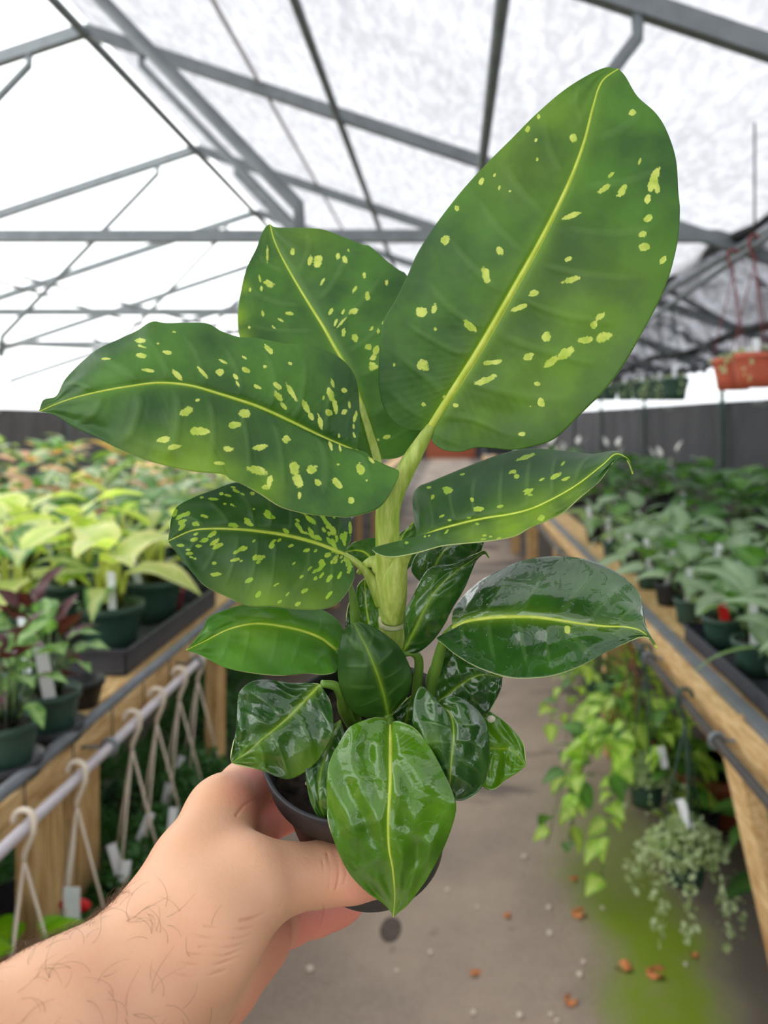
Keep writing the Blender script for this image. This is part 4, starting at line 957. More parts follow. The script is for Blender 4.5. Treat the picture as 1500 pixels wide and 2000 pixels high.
# B: upper leaf behind, left of centre
spB = flecks([(492, 270, 60, 38, 100), (620, 335, 70, 35, 100), (680, 335, 90, 60, 100), (825, 300, 50, 30, 100), (876, 330, 70, 35, 70), (900, 258, 35, 15, 60), (1018, 440, 50, 25, 90), (1182, 495, 55, 25, 90), (1042, 590, 70, 40, 90), (945, 550, 65, 25, -60), (710, 490, 80, 25, -60), (320, 500, 80, 55, 20), (252, 460, 60, 14, 75), (180, 548, 35, 20, 90), (265, 540, 45, 14, 90), (470, 720, 65, 30, 10), (405, 768, 60, 22, 30), (350, 818, 50, 16, 40), (275, 720, 50, 18, 80), (177, 825, 38, 10, 75), (772, 708, 65, 28, -60), (865, 705, 50, 24, -70), (940, 705, 70, 45, -10), (850, 790, 140, 14, -48), (810, 785, 60, 22, -65), (866, 862, 60, 32, 90), (952, 898, 55, 55, 0), (1075, 828, 45, 30, -50), (1120, 850, 55, 28, 90), (1048, 965, 55, 45, 0), (1105, 990, 70, 45, 110), (1080, 1045, 45, 35, 0), (1080, 1108, 75, 60, 0), (1155, 790, 35, 18, 90), (1185, 1625, 55, 30, -20), (1118, 1645, 25, 18, 0), (308, 290, 150, 9, 90)], 440, 420, 3.75)
L([(740, 896), (727, 860), (705, 787), (685, 735), (667, 700), (651, 673), (632, 639), (605, 596), (579, 553), (552, 505), (535, 468), (527, 437)],
  [(740, 896), (700, 890), (640, 865), (570, 815), (510, 745), (475, 680), (464, 625), (472, 561), (483, 521), (501, 484), (515, 448), (527, 437)],
  [(740, 896), (770, 895), (793, 885), (830, 850), (845, 780), (845, 700), (830, 620), (797, 542), (779, 527), (757, 511), (723, 481), (707, 477), (661, 459), (632, 448), (600, 445), (541, 444), (527, 437)],
  [.392, .402, .410, .418, .428, .440], [-.004, -.010, -.012, -.008, -.002], [.0, .004, .008, .006, .0], 'leaf_dry', spB, 'flecked leaf behind, its tip just left of centre', 150, 110, 7, 10, 8, .0009, lime=[(462, 620, 22, .9), (470, 660, 22, .9), (476, 560, 14, .6), (600, 450, 60, .3)])
# C: large leaf reaching left
spC = flecks([(412, 165, 100, 40, 50), (225, 230, 45, 12, 35), (60, 262, 90, 14, 30), (40, 342, 60, 50, 0), (237, 328, 60, 35, 30), (383, 300, 40, 35, 0), (577, 275, 40, 25, 40), (153, 378, 55, 22, 55), (175, 436, 70, 16, 65), (322, 455, 65, 30, 25), (485, 450, 80, 35, 35), (487, 530, 90, 50, 60), (525, 600, 75, 30, 50), (592, 500, 170, 40, 58), (700, 610, 110, 45, 65), (740, 685, 80, 40, 65), (810, 722, 115, 38, 78), (908, 430, 85, 26, 78), (890, 510, 100, 50, 78), (925, 600, 120, 38, 78), (880, 657, 60, 60, 0), (995, 482, 42, 38, 0), (837, 540, 38, 22, 90), (1036, 600, 75, 22, 85), (996, 648, 55, 36, -40), (1080, 690, 85, 28, -75), (1070, 762, 42, 22, 90), (1075, 833, 55, 24, 70), (955, 832, 45, 20, 90), (890, 905, 80, 28, 75), (963, 932, 65, 20, 78), (225, 665, 70, 65, 0), (160, 745, 105, 55, 0), (550, 863, 62, 65, 0), (345, 922, 125, 48, -8), (100, 935, 70, 40, 10), (35, 1045, 80, 26, 5), (320, 1100, 155, 62, 15), (420, 1185, 95, 45, 110), (390, 1230, 65, 45, 0), (612, 1085, 115, 78, 80), (640, 1180, 120, 78, 70), (650, 1290, 60, 35, 95), (750, 1090, 80, 72, -40), (793, 1192, 60, 50, 30), (945, 1200, 105, 50, 45), (1122, 1093, 100, 68, 80), (1048, 1333, 55, 52, 0), (1210, 1025, 80, 24, 48), (1168, 1177, 20, 18, 0), (948, 1055, 18, 10, 0)], 420, 640, 3.947) + \
  flecks([(620, 902, 55, 14, 0), (820, 795, 65, 28, -5), (925, 813, 22, 14, 0), (835, 832, 65, 14, 15), (832, 884, 75, 32, 5), (980, 866, 65, 24, 15), (865, 970, 85, 22, 8), (1035, 995, 75, 34, 48), (1190, 985, 95, 22, 48), (1290, 980, 50, 45, 0), (1308, 918, 60, 14, 32), (1380, 1005, 42, 18, 55), (1395, 1052, 45, 14, 65), (1440, 968, 50, 32, 30), (1095, 1210, 80, 55, -20), (1430, 1225, 62, 55, 0), (1380, 1288, 85, 48, 0), (1165, 1328, 110, 52, -3), (958, 1375, 80, 36, -8), (1020, 1418, 75, 36, -8), (1335, 1430, 60, 36, 8), (1155, 1145, 35, 20, -20), (1020, 745, 30, 10, 0)], 0, 400, 3.0)
L([(690, 880), (655, 866), (620, 850), (560, 820), (500, 793), (430, 770), (370, 753), (310, 748), (250, 755), (180, 768), (120, 785), (76, 804)],
  [(690, 880), (697, 877), (701, 843), (702, 792), (699, 757), (689, 726), (663, 698), (623, 678), (602, 671), (559, 671), (500, 660), (467, 658), (433, 647), (400, 631), (327, 631), (297, 628), (267, 646), (233, 662), (183, 687), (130, 737), (110, 773), (85, 781), (76, 804)],
  [(690, 880), (714, 883), (737, 906), (757, 915), (778, 919), (775, 939), (757, 972), (734, 995), (686, 1009), (650, 1008), (600, 1003), (550, 990), (510, 965), (475, 946), (450, 936), (435, 926), (380, 921), (330, 911), (280, 896), (227, 874), (187, 853), (150, 838), (123, 820), (100, 808), (76, 804)],
  [.3745, .364, .354, .346, .340, .336, .335, .338], [.014, .020, .022, .018, .004], [-.010, -.012, -.010, -.006, .0], 'leaf_dry', spC, 'large flecked leaf reaching out to the left', 230, 150, 6.5, 7, 9, .0016,
  lime=[(380, 915, 70, .9), (320, 905, 50, .8), (440, 925, 40, .6), (520, 960, 40, .5), (270, 885, 40, .5)])
# D: mottled leaf below C
L([(672, 1083), (620, 1062), (560, 1046), (500, 1037), (450, 1033), (400, 1033), (370, 1038), (328, 1057)],
  [(672, 1083), (686, 1048), (685, 1010), (665, 975), (610, 948), (540, 935), (460, 942), (417, 957), (377, 972), (340, 997), (328, 1057)],
  [(672, 1083), (688, 1100), (693, 1120), (683, 1147), (660, 1177), (633, 1189), (583, 1190), (533, 1184), (483, 1183), (440, 1164), (403, 1146), (377, 1120), (350, 1087), (328, 1057)],
  [.384, .378, .372, .366, .362, .360], [.012, .018, .018, .010, .0], [-.008, -.012, -.012, -.006, 0], 'leaf_mottled', (), 'mottled leaf pointing left below the large left leaf', 150, 110, 6.5, 5, 8, .0008, autospots=150, autosz=(5, 11), seed=3, lime=[(520, 1185, 60, .6), (600, 1188, 60, .5), (450, 1165, 50, .4)])
# E: plain leaf, lower left
L([(657, 1270), (627, 1247), (593, 1233), (550, 1223), (500, 1218), (450, 1228), (400, 1252), (363, 1270)],
  [(657, 1270), (672, 1250), (670, 1227), (653, 1205), (620, 1188), (560, 1176), (480, 1180), (412, 1203), (397, 1227), (380, 1250), (363, 1270)],
  [(657, 1270), (660, 1290), (657, 1310), (633, 1317), (600, 1315), (553, 1319), (500, 1315), (443, 1305), (420, 1295), (393, 1280), (363, 1270)],
  [.390, .380, .370, .360, .352], [.010, .016, .014, .006, 0], [-.008, -.012, -.010, -.004, 0], 'leaf_light', (), 'plain bright leaf pointing left at the lower left', 110, 80, 4.5, 12, 6, .0008, quilt_amp=.0003, seed=5, lime=[(500, 1230, 50, .3)])
# F: flecked leaf on the right with curled tip
spF = flecks([(290, 660, 40, 32, 0), (325, 755, 55, 34, -70), (470, 685, 95, 75, 0), (710, 780, 50, 36, 70), (770, 870, 110, 55, 0), (985, 845, 75, 32, -15), (1280, 735, 50, 18, -10), (1230, 365, 190, 42, -20), (1105, 505, 75, 42, -20), (1145, 548, 55, 50, -60), (620, 532, 60, 20, -15), (415, 940, 60, 24, -30), (490, 980, 40, 24, 0), (680, 955, 45, 24, 0), (460, 1095, 55, 18, -50), (760, 1015, 40, 22, 10), (290, 1130, 25, 16, 0), (70, 1200, 35, 26, 0), (250, 1140, 28, 16, -60), (1390, 580, 60, 24, -30), (830, 1130, 45, 30, 0), (890, 1140, 35, 25, 0), (820, 1165, 70, 18, -5), (970, 1160, 50, 20, -20), (1385, 960, 90, 55, -30), (1240, 690, 80, 35, -20)], 780, 820, 5.0) + [(1085, 930, 26, 9, -30), (1105, 935, 20, 7, -20), (1033, 960, 22, 8, -30), (1100, 905, 14, 5, -50)]
L([(803, 1066), (825, 1050), (853, 1037), (900, 1023), (950, 1012), (1000, 1004), (1040, 993), (1085, 972), (1130, 945), (1175, 910), (1203, 887), (1226, 898), (1236, 926)],
  [(803, 1066), (813, 1042), (807, 1000), (806, 968), (818, 950), (840, 941), (883, 923), (933, 903), (987, 884), (1035, 876), (1100, 880), (1157, 886), (1190, 881), (1208, 882), (1230, 901), (1236, 926)],
  [(803, 1066), (770, 1062), (740, 1066), (727, 1072), (740, 1082), (767, 1087), (813, 1079), (860, 1066), (900, 1061), (943, 1057), (1000, 1048), (1033, 1031), (1067, 1017), (1100, 1000), (1130, 973), (1167, 943), (1190, 914), (1210, 893), (1226, 900), (1236, 926)],
  [.373, .366, .360, .356, .354, .354, .356, .357], [.012, .030, .036, .026, .002], [-.006, -.016, -.015, -.010, .0], 'leaf_mottled', spF, 'flecked leaf at right, seen edge-on, tip curling down', 170, 110, 5, 7, 9, .0014,
  lime=[(1000, 1040, 50, .8), (1060, 1012, 50, .8), (930, 1055, 40, .6), (1120, 975, 40, .5)])
# G: large wet leaf at right
L([(884, 1227), (917, 1213), (967, 1206), (1033, 1205), (1083, 1210), (1133, 1218), (1180, 1223), (1225, 1225), (1258, 1236), (1284, 1266)],
  [(884, 1227), (883, 1200), (897, 1173), (930, 1140), (967, 1118), (1013, 1097), (1067, 1087), (1120, 1088), (1163, 1098), (1200, 1115), (1230, 1137), (1250, 1163), (1258, 1200), (1262, 1222), (1284, 1266)],
  [(884, 1227), (870, 1238), (853, 1246), (867, 1259), (893, 1280), (933, 1303), (987, 1321), (1033, 1324), (1083, 1318), (1133, 1300), (1183, 1274), (1227, 1253), (1250, 1244), (1268, 1246), (1284, 1266)],
  [.376, .368, .360, .354, .350, .349], [.020, .036, .040, .024, .0], [-.012, -.016, -.018, -.008, 0], 'leaf_wet', [(1109, 1230, 12, 16, 0)], 'big wet leaf pointing right with a bright midrib', 150, 110, 6, 14, 7, .0011, quilt_amp=.0004, seed=7)
# H: wet leaf right of the stem
L([(782, 1280), (806, 1240), (827, 1195), (850, 1155), (885, 1120), (925, 1092), (946, 1079), (956, 1090)],
  [(782, 1280), (790, 1247), (788, 1217), (793, 1190), (807, 1163), (823, 1130), (843, 1107), (883, 1099), (928, 1083), (946, 1076), (956, 1090)],
  [(782, 1280), (817, 1274), (847, 1250), (870, 1217), (883, 1190), (907, 1150), (923, 1112), (934, 1090), (947, 1081), (956, 1090)],
  [.381, .374, .370, .372, .378, .382], [.004, .006, .006, 0], [.004, .008, .006, 0], 'leaf_wet', (), 'narrow wet leaf standing just right of the stem', 90, 60, 3, 5, 5, .0006, seed=8, rib=.12, quilt_amp=.0003)
# leaf behind H and below F
L([(838, 1150), (848, 1110), (868, 1075), (905, 1045), (948, 1052)], [(838, 1150), (812, 1128), (803, 1110), (813, 1083), (850, 1050), (900, 1030), (948, 1052)], [(838, 1150), (880, 1140), (910, 1115), (935, 1085), (948, 1052)],
  [.394, .396, .398, .400], [0, .004, 0], [0, .004, 0], 'leaf_wet', (), 'dark leaf behind, under the edge-on right leaf', 60, 40, 3, 4, 5, .0006, seed=9, rib=.25)
L([(790, 1120), (778, 1085), (785, 1050), (808, 1020)], [(790, 1120), (765, 1095), (770, 1055), (808, 1020)], [(790, 1120), (812, 1090), (818, 1050), (808, 1020)], [.404, .406, .408], [0, .003, 0], [0, .003, 0], 'leaf_dry', (), None, 40, 30, 3, 4, 5, .0005, seed=19)
L([(742, 1118), (720, 1085), (700, 1075), (672, 1078)], [(742, 1118), (745, 1075), (736, 1051), (693, 1059), (672, 1078)], [(742, 1118), (720, 1112), (697, 1098), (672, 1078)], [.394, .396, .392], [.004, .006, 0], [-.002, -.003, 0], 'leaf_dry', (), 'small pale leaf peeping out left of the stem', 50, 36, 4, 5, 6, .0008, seed=20)
L([(738, 1290), (725, 1240), (716, 1190), (712, 1130)], [(738, 1290), (700, 1260), (690, 1200), (697, 1150), (712, 1130)], [(738, 1290), (758, 1250), (750, 1190), (735, 1145), (712, 1130)], [.400, .402, .404], [0, .003, 0], [0, .003, 0], 'leaf_wet_light', (), None, 50, 36, 3, 4, 6, .0006, seed=21)
L([(715, 1330), (700, 1280), (690, 1230), (684, 1165)], [(715, 1330), (690, 1300), (674, 1240), (684, 1165)], [(715, 1330), (712, 1280), (704, 1220), (684, 1165)], [.397, .398, .400], [0, .003, 0], [0, .003, 0], 'leaf_wet', (), None, 40, 30, 3, 4, 6, .0006, seed=22)
# I: dark leaf in the centre
L([(758, 1399), (750, 1360), (737, 1317), (717, 1267), (703, 1240), (690, 1217)],
  [(758, 1399), (730, 1403), (700, 1398), (683, 1383), (667, 1353), (660, 1320), (660, 1277), (667, 1243), (677, 1224), (690, 1217)],
  [(758, 1399), (780, 1378), (797, 1357), (805, 1327), (800, 1300), (783, 1267), (763, 1247), (733, 1226), (707, 1215), (690, 1217)],
  [.378, .370, .365, .366, .372], [.004, .008, .008, .002], [.006, .010, .010, .002], 'leaf_dark', (), 'dark upright leaf in the middle above the pot', 100, 76, 4, 6, 5, .0004, seed=10, rib=.16, quilt_amp=.0003)
# L: wet leaf left over the rim
L([(626, 1336), (600, 1363), (567, 1397), (535, 1425), (505, 1450), (475, 1475), (452, 1490)],
  [(626, 1336), (600, 1334), (577, 1334), (550, 1331), (513, 1327), (487, 1333), (467, 1353), (463, 1380), (460, 1430), (452, 1475), (452, 1490)],
  [(626, 1336), (643, 1367), (651, 1400), (650, 1433), (640, 1457), (620, 1487), (593, 1510), (567, 1522), (543, 1518), (517, 1507), (483, 1497), (452, 1490)],
  [.370, .360, .352, .346, .344], [.004, .008, .010, .0], [-.002, -.002, .002, 0], 'leaf_wet', (), 'puckered wet leaf hanging over the left rim of the pot', 110, 90, 4.5, 9, 5, .0016, rib=.28, quilt_amp=.0007, seed=11, lime=[(600, 1500, 45, .7), (500, 1490, 40, .5)])
# M: leaf behind right
L([(850, 1378), (880, 1352), (908, 1332), (940, 1318), (982, 1322)], [(850, 1378), (832, 1352), (834, 1318), (850, 1285), (872, 1262), (930, 1285), (982, 1322)], [(850, 1378), (890, 1400), (945, 1396), (962, 1377), (977, 1350), (982, 1322)],
  [.388, .386, .386, .390], [.004, .008, .002], [-.002, -.002, 0], 'leaf_wet', (), 'wet leaf under the big right leaf', 80, 60, 3, 4, 5, .0007, rib=.2, quilt_amp=.0004, seed=12, lime=[(838, 1320, 16, .9), (846, 1290, 14, .9)])
# N: light leaf lower right
L([(915, 1455), (940, 1460), (965, 1462), (1000, 1466), (1027, 1495)], [(915, 1455), (925, 1410), (950, 1388), (973, 1400), (1000, 1423), (1020, 1450), (1024, 1470), (1027, 1495)], [(915, 1455), (925, 1510), (948, 1540), (967, 1540), (987, 1524), (1013, 1508), (1027, 1495)],
  [.388, .384, .380, .378], [.002, .006, 0], [-.002, -.002, 0], 'leaf_wet_light', (), 'small light leaf at the lower right behind the dark one', 80, 60, 3.5, 6, 5, .0008, rib=.35, quilt_amp=.0005, seed=13)
# O, P: dark fill leaves
L([(665, 1405), (640, 1460), (625, 1520), (625, 1570), (645, 1625)], [(665, 1405), (618, 1440), (597, 1500), (602, 1550), (615, 1587), (645, 1625)], [(665, 1405), (680, 1460), (675, 1520), (665, 1570), (645, 1625)],
  [.374, .358, .344, .346], [0, .002, 0], [0, .003, 0], 'leaf_wet', (), 'narrow dark leaf behind the front leaf, over the rim', 80, 50, 3, 4, 6, .0008, rib=.1, quilt_amp=.0004, seed=14)
L([(800, 1480), (790, 1430), (796, 1395), (804, 1358)], [(800, 1480), (760, 1440), (765, 1400), (804, 1358)], [(800, 1480), (835, 1450), (830, 1400), (804, 1358)], [.384, .382, .384], [0, .003, 0], [0, .003, 0], 'leaf_wet', (), None, 60, 40, 3, 4, 6, .0006, rib=.1, seed=15)
# K: dark leaf right of the front one
L([(858, 1377), (877, 1393), (885, 1417), (885, 1450), (881, 1493), (878, 1533), (868, 1569)],
  [(858, 1377), (838, 1352), (823, 1340), (810, 1363), (805, 1397), (807, 1433), (817, 1470), (830, 1500), (850, 1535), (863, 1568), (868, 1569)],
  [(858, 1377), (862, 1366), (877, 1360), (900, 1363), (923, 1377), (943, 1400), (953, 1427), (957, 1467), (955, 1503), (943, 1533), (930, 1550), (905, 1563), (885, 1564), (868, 1569)],
  [.366, .358, .352, .350, .352], [.002, .006, .006, .0], [.004, .008, .010, .002], 'leaf_wet', (), 'dark wet heart shaped leaf right of the front leaf', 110, 80, 3.5, 5, 6, .0009, rib=.25, quilt_amp=.0005, seed=16, lime=[(832, 1450, 25, .35)])
# J: front leaf hanging over the pot
L([(762, 1418), (762, 1450), (762, 1517), (760, 1567), (758, 1610), (760, 1657), (767, 1697), (771, 1750), (768, 1792)],
  [(762, 1418), (750, 1405), (735, 1402), (710, 1407), (683, 1420), (667, 1443), (647, 1478), (638, 1517), (638, 1567), (643, 1610), (660, 1663), (683, 1707), (717, 1743), (747, 1764), (763, 1781), (768, 1792)],
  [(762, 1418), (772, 1408), (790, 1412), (815, 1428), (842, 1462), (865, 1505), (885, 1550), (891, 1580), (880, 1623), (860, 1670), (833, 1717), (800, 1764), (778, 1783), (768, 1792)],
  [.362, .348, .339, .335, .334, .338, .348], [.004, .005, .004, .002], [.004, .008, .008, .002], 'leaf_wet_light', (), 'bright wet leaf hanging over the front of the pot', 170, 130, 6, 12, 5, .0010, quilt_amp=.0006, seed=17)
pl = MB().lathe([(0, -.0018), (.0019, -.0006), (.0022, .0006), (.0012, .0016), (0, .0018)], 8, W(959, 1405, .379)); tag(adopt(pl.build('perlite_grain', 'perlite')), 'white perlite grain stuck on a leaf')

# ================================================================= THE HAND
def pw(p): return np.array(W(p[0], p[1], p[2]))
def seg(P, a, b):
    A, B = pw(a), pw(b); d = B - A; h = np.clip(((P - A) @ d) / (d @ d), 0, 1)
    return np.linalg.norm(P - A - h[..., None] * d, axis=-1) - (a[3] + (b[3] - a[3]) * h)
def smin(a, b, k):
    h = np.clip(0.5 + 0.5 * (b - a) / k, 0, 1); return b + (a - b) * h - k * h * (1 - h)
def chain(P, pts, k=.004):
    d = None
    for a, b in zip(pts[:-1], pts[1:]):
        q = seg(P, a, b).astype(np.float32); d = q if d is None else smin(d, q, k)
    return d
palm_parts = [
    [(-2800, 4070, .114, .0450), (-90, 2185, .255, .0365), (110, 2045, .280, .0335), (238, 1957, .300, .0290)],          # forearm
    [(238, 1957, .300, .0290), (335, 1838, .322, .0255)],                                    # wrist
    [(335, 1838, .322, .0245), (386, 1700, .345, .0212), (432, 1588, .372, .0155)],          # index metacarpal
    [(335, 1838, .330, .0240), (415, 1720, .372, .0200), (440, 1640, .396, .0165)],          # middle metacarpal
    [(345, 1858, .330, .0240), (435, 1775, .375, .0190), (470, 1720, .402, .0160)],          # ring metacarpal
    [(345, 1890, .325, .0250), (430, 1850, .362, .0195), (510, 1810, .398, .0150)],          # little finger metacarpal
    [(330, 1985, .318, .0200), (420, 1915, .345, .0190), (505, 1835, .378, .0160)],          # heel of the hand
    [(318, 1890, .306, .0225), (400, 1822, .318, .0235), (478, 1752, .333, .0168)],          # ball of the thumb
    [(405, 1700, .352, .0165), (470, 1700, .345, .0140)],                                    # web
]
fingers = {
    'thumb': [(420, 1800, .322, .0190), (482, 1738, .334, .0166), (560, 1716, .348, .0140), (632, 1706, .357, .0134), (690, 1703, .359, .0128), (738, 1706, .359, .0105)],
    'index': [(432, 1588, .372, .0158), (478, 1540, .405, .0138), (515, 1518, .436, .0120), (570, 1512, .455, .0105), (640, 1520, .462, .0090)],
    'middle': [(440, 1640, .396, .0160), (500, 1612, .432, .0135), (548, 1588, .462, .0120), (610, 1572, .482, .0105), (680, 1580, .486, .0090)],
    'ring': [(470, 1720, .402, .0155), (545, 1712, .438, .0130), (610, 1690, .478, .0118), (670, 1680, .498, .0100), (720, 1690, .500, .0090)],
    'little': [(505, 1810, .394, .0142), (565, 1800, .415, .0120), (622, 1788, .428, .0102), (660, 1780, .434, .0084), (686, 1775, .437, .0066)],
}
allp = [p for c in palm_parts for p in c] + [p for c in fingers.values() for p in c]
vis = [p for p in allp]
pts3 = np.array([pw(p) for p in vis]); rad3 = np.array([p[3] for p in vis])
lo = (pts3 - rad3[:, None]).min(0) - .006; hi = (pts3 + rad3[:, None]).max(0) + .006
VOX = 0.0021
ax = [np.arange(lo[k], hi[k], VOX) for k in range(3)]
GX = np.stack(np.meshgrid(*ax, indexing='ij'), -1).astype(np.float32)
PD = None
for c in palm_parts:
    q = chain(GX, c, .006); PD = q if PD is None else smin(PD, q, .012)
FD = {k: chain(GX, c, .004) for k, c in fingers.items()}
T = None
for k, q in FD.items():
    v = smin(PD, q, .009 if k != 'thumb' else .010); T = v if T is None else np.minimum(T, v)
def surface_nets(Fv, lo, h):
    neg = Fv < 0; n = np.array(Fv.shape) - 1
    cs = [(i, j, k) for i in (0, 1) for j in (0, 1) for k in (0, 1)]
    sl = lambda c: tuple(slice(c[q], c[q] + n[q]) for q in range(3))
    cnt = sum(neg[sl(c)].astype(np.int8) for c in cs); act = (cnt > 0) & (cnt < 8)
    I = np.argwhere(act); idm = -np.ones(act.shape, np.int64); idm[act] = np.arange(len(I))
    acc = np.zeros((len(I), 3)); num = np.zeros(len(I))
    for a in cs:
        for q in range(3):
            if a[q] == 0:
                b = list(a); b[q] = 1
                fa = Fv[I[:, 0] + a[0], I[:, 1] + a[1], I[:, 2] + a[2]]; fb = Fv[I[:, 0] + b[0], I[:, 1] + b[1], I[:, 2] + b[2]]
                cr_ = (fa < 0) != (fb < 0); t = np.where(cr_, fa / np.where(cr_, fa - fb, 1), 0)
                p = np.tile(np.array(a, float), (len(I), 1)); p[:, q] += t
                acc += p * cr_[:, None]; num += cr_
    V = lo + (I + acc / num[:, None]) * h; faces = []
    for q in range(3):
        o1, o2 = [(1, 2), (2, 0), (0, 1)][q]
        s0 = [slice(None)] * 3; s1 = [slice(None)] * 3; s0[q] = slice(0, -1); s1[q] = slice(1, None)
        A, B = neg[tuple(s0)], neg[tuple(s1)]; E = np.argwhere(A != B)
        E = E[(E[:, o1] > 0) & (E[:, o2] > 0) & (E[:, o1] < n[o1]) & (E[:, o2] < n[o2])]
        g = lambda d1, d2: idm[tuple((E - (np.eye(3, dtype=int)[o1] * d1 + np.eye(3, dtype=int)[o2] * d2)).T)]
        quad = np.stack([g(1, 1), g(0, 1), g(0, 0), g(1, 0)], 1)
        fl_ = ~A[tuple(E.T)]; quad[fl_] = quad[fl_][:, ::-1]; faces.append(quad)
    return V, np.vstack(faces)
V, Q = surface_nets(T, lo, VOX)
me = bpy.data.meshes.new('hand_base'); me.from_pydata(V.tolist(), [], Q.tolist()); me.update()
me.polygons.foreach_set('use_smooth', [True] * len(me.polygons))
tmp = bpy.data.objects.new('hand_base', me); COL.objects.link(tmp)
sm_ = tmp.modifiers.new('smooth', 'SMOOTH'); sm_.factor = 0.5; sm_.iterations = 4
ss = tmp.modifiers.new('sub', 'SUBSURF'); ss.levels = 2; ss.render_levels = 2
dg = bpy.context.evaluated_depsgraph_get(); hm = bpy.data.meshes.new_from_object(tmp.evaluated_get(dg))
bpy.data.objects.remove(tmp); hm.name = 'person'
nv_ = len(hm.vertices); co = np.empty(nv_ * 3); hm.vertices.foreach_get('co', co); co = co.reshape(-1, 3)
no = np.empty(nv_ * 3); hm.vertices.foreach_get('normal', no); no = no.reshape(-1, 3)
cl = (co - np.array([0, 0, EYE])) @ CR; dpt = -cl[:, 2]; hx = CX + F * cl[:, 0] / dpt; hy = CY - F * cl[:, 1] / dpt
# skin folds (polyline in the frame, width px, depth m)
folds = [([(640, 1668), (646, 1700), (642, 1735)], 4, .0006), ([(655, 1665), (662, 1700), (656, 1738)], 3.5, .0005), ([(630, 1680), (633, 1706), (630, 1728)], 3, .0004), ([(670, 1680), (676, 1702), (672, 1725)], 3, .0003),
         ([(548, 1768), (530, 1778), (505, 1790), (470, 1798)], 5, .0009), ([(540, 1790), (500, 1810), (450, 1815), (400, 1808)], 4, .0006), ([(525, 1812), (470, 1832), (410, 1832), (360, 1820)], 4, .0006), ([(505, 1832), (450, 1850), (390, 1850)], 4, .0005), ([(485, 1850), (430, 1868), (370, 1862)], 4, .0005), ([(465, 1870), (410, 1886), (350, 1880)], 4, .0005),
         ([(440, 1895), (390, 1908), (330, 1900)], 4, .0004), ([(500, 1560), (478, 1572), (462, 1592)], 5, .0006), ([(630, 1765), (632, 1785), (626, 1808)], 3, .0005), ([(590, 1770), (588, 1800), (578, 1826)], 3, .0004)]
cre = np.zeros(nv_); disp = np.zeros(nv_); facing = (np.einsum('ij,ij->i', no, co - np.array([0, 0, EYE])) < 0)
for pl_, w, dpth in folds:
    S = cr(pl_, 30); dd = np.min(np.hypot(hx[:, None] - S[None, :, 0], hy[:, None] - S[None, :, 1]), axis=1)
    g = np.exp(-(dd / (w * .62)) ** 2) * facing * np.clip(.55 + .45 * np.sin(hx * .09 + hy * .05), 0, 1); cre = np.maximum(cre, g); disp += g * dpth
co2 = co - no * disp[:, None]; hm.vertices.foreach_set('co', co2.ravel())
ev = lambda pts: chain(co.astype(np.float32), pts)
fd = np.minimum(np.minimum(ev(fingers['index']), ev(fingers['middle'])), np.minimum(ev(fingers['ring']), ev(fingers['little'])))
heel = ev(palm_parts[6]); palm = np.clip(1 - np.minimum(fd, heel + .001) / .005, 0, 1) * .85
palm *= np.clip(.15 + 1.6 * (no @ CR)[:, 0], 0, 1) * 1.0
tip = np.clip((np.linalg.norm(co - pw(fingers['thumb'][-1]), axis=1) - .012) / .02, 0, 1); palm = np.maximum(palm, (1 - tip) * .5)
for nm, ar in (('palm', palm), ('crease', cre)):
    at = hm.attributes.new(nm, 'FLOAT', 'POINT'); at.data.foreach_set('value', ar.astype(np.float32))
hm.polygons.foreach_set('use_smooth', [True] * len(hm.polygons)); hm.update()
hand = link('person', hm, 'skin'); tag(hand, 'bare forearm and hand reaching in from the lower left, gripping the pot', 'person')
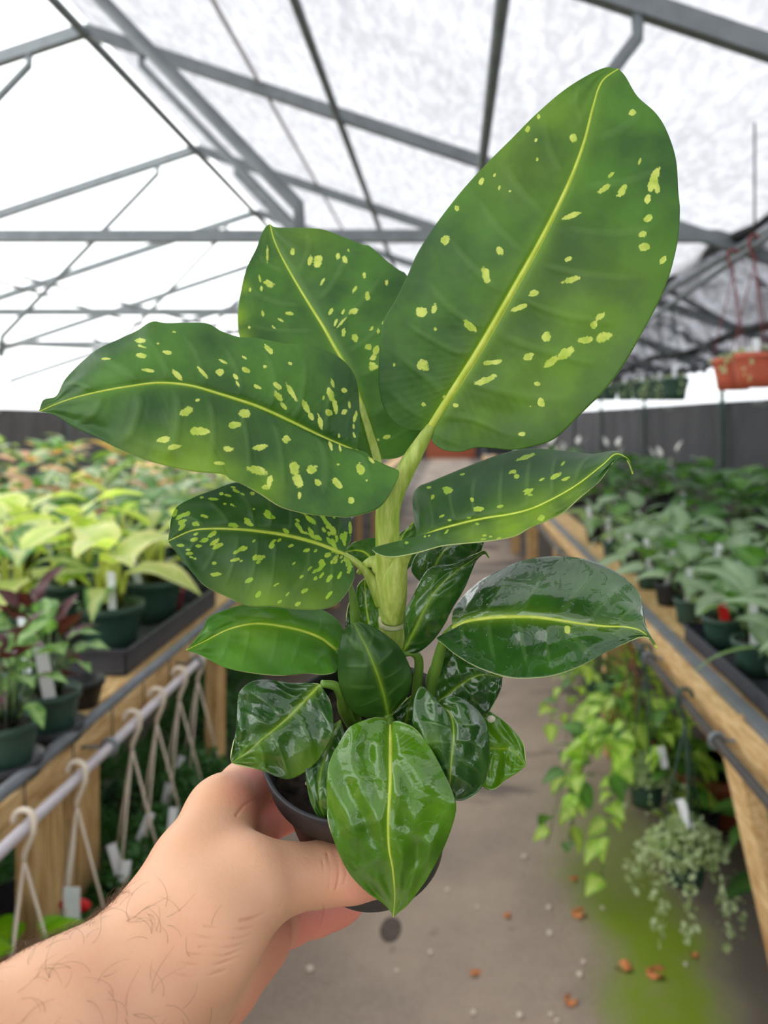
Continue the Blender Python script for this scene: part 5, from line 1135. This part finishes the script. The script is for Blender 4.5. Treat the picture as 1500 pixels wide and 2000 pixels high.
# thumb nail sits behind the front leaf; nails on the finger tips round the pot
def nail(name_pts, out_cam, r):
    a, b = Vector(pw(name_pts[-2])), Vector(pw(name_pts[-1])); d = (b - a).normalized(); n0 = Vector(CR @ np.array(out_cam)); n0 = (n0 - d * n0.dot(d)).normalized(); s0 = d.cross(n0)
    rr = name_pts[-1][3]; m = MB(); v = []
    for i in range(7):
        for j in range(7):
            u = -1 + 2 * j / 6; t = i / 6; ang = u * .75
            wdt = (1 - .25 * (2 * t - 1) ** 4)
            v.append(b + d * (t * rr * 1.5 - rr * .8) + (n0 * math.cos(ang * wdt) + s0 * math.sin(ang * wdt)) * rr * (1.02 - .18 * max(0, t - .5)))
    m.add(v, [(i * 7 + j, i * 7 + j + 1, (i + 1) * 7 + j + 1, (i + 1) * 7 + j) for i in range(6) for j in range(6)])
    o = m.build('fingernail', plain('nail', srgb(236, 190, 176), .3, .03), hand); sd = o.modifiers.new('t', 'SOLIDIFY'); sd.thickness = .0005; return o
nail(fingers['thumb'], (0, .35, 1), 1)
# arm hair
hrng = random.Random(4); hmesh = MB(); cand = np.where((hx > -60) & (hx < 420) & (hy > 1740) & (hy < 2060))[0]
topE = cand[(np.abs(np.einsum('ij,ij->i', no[cand], (co[cand] - np.array([0, 0, EYE])) / dpt[cand][:, None])) < .30) & (hx[cand] < 330) & (hy[cand] < 1960)]
armdir = Vector(pw((335, 1838, .322)) - pw((110, 2045, .280))).normalized()
picks = [int(hrng.choice(list(cand[facing[cand]]))) for _ in range(130)] + [int(hrng.choice(list(topE))) for _ in range(170)]
for i in picks:
    p = Vector(co2[i]); n0 = Vector(no[i]); w = (hx[i] - 150) / 300
    if hx[i] > 330 and hrng.random() < .7: continue
    t0 = (armdir * hrng.uniform(-.2, .9) + n0.cross(armdir) * hrng.uniform(-1, 1)); t0 = (t0 - n0 * t0.dot(n0)).normalized()
    l = hrng.uniform(.006, .016); lift = hrng.uniform(.25, .6); b0 = n0.cross(t0) * hrng.choice((-1, 1)) * hrng.uniform(.4, 1.5)
    pts = [p + (t0 * (t - .35 * t * t) + n0 * lift * t * (1 - .75 * t) + b0 * t * t * (1.2 - .6 * t)) * l for t in (0, .17, .34, .5, .67, .84, 1)]
    hmesh.tube(pts, [.000055, .000055, .00005, .00005, .00004, .00003, .00002], 4, cap=False)
ho = hmesh.build('arm_hair', 'hair', hand); ho['kind'] = 'stuff'
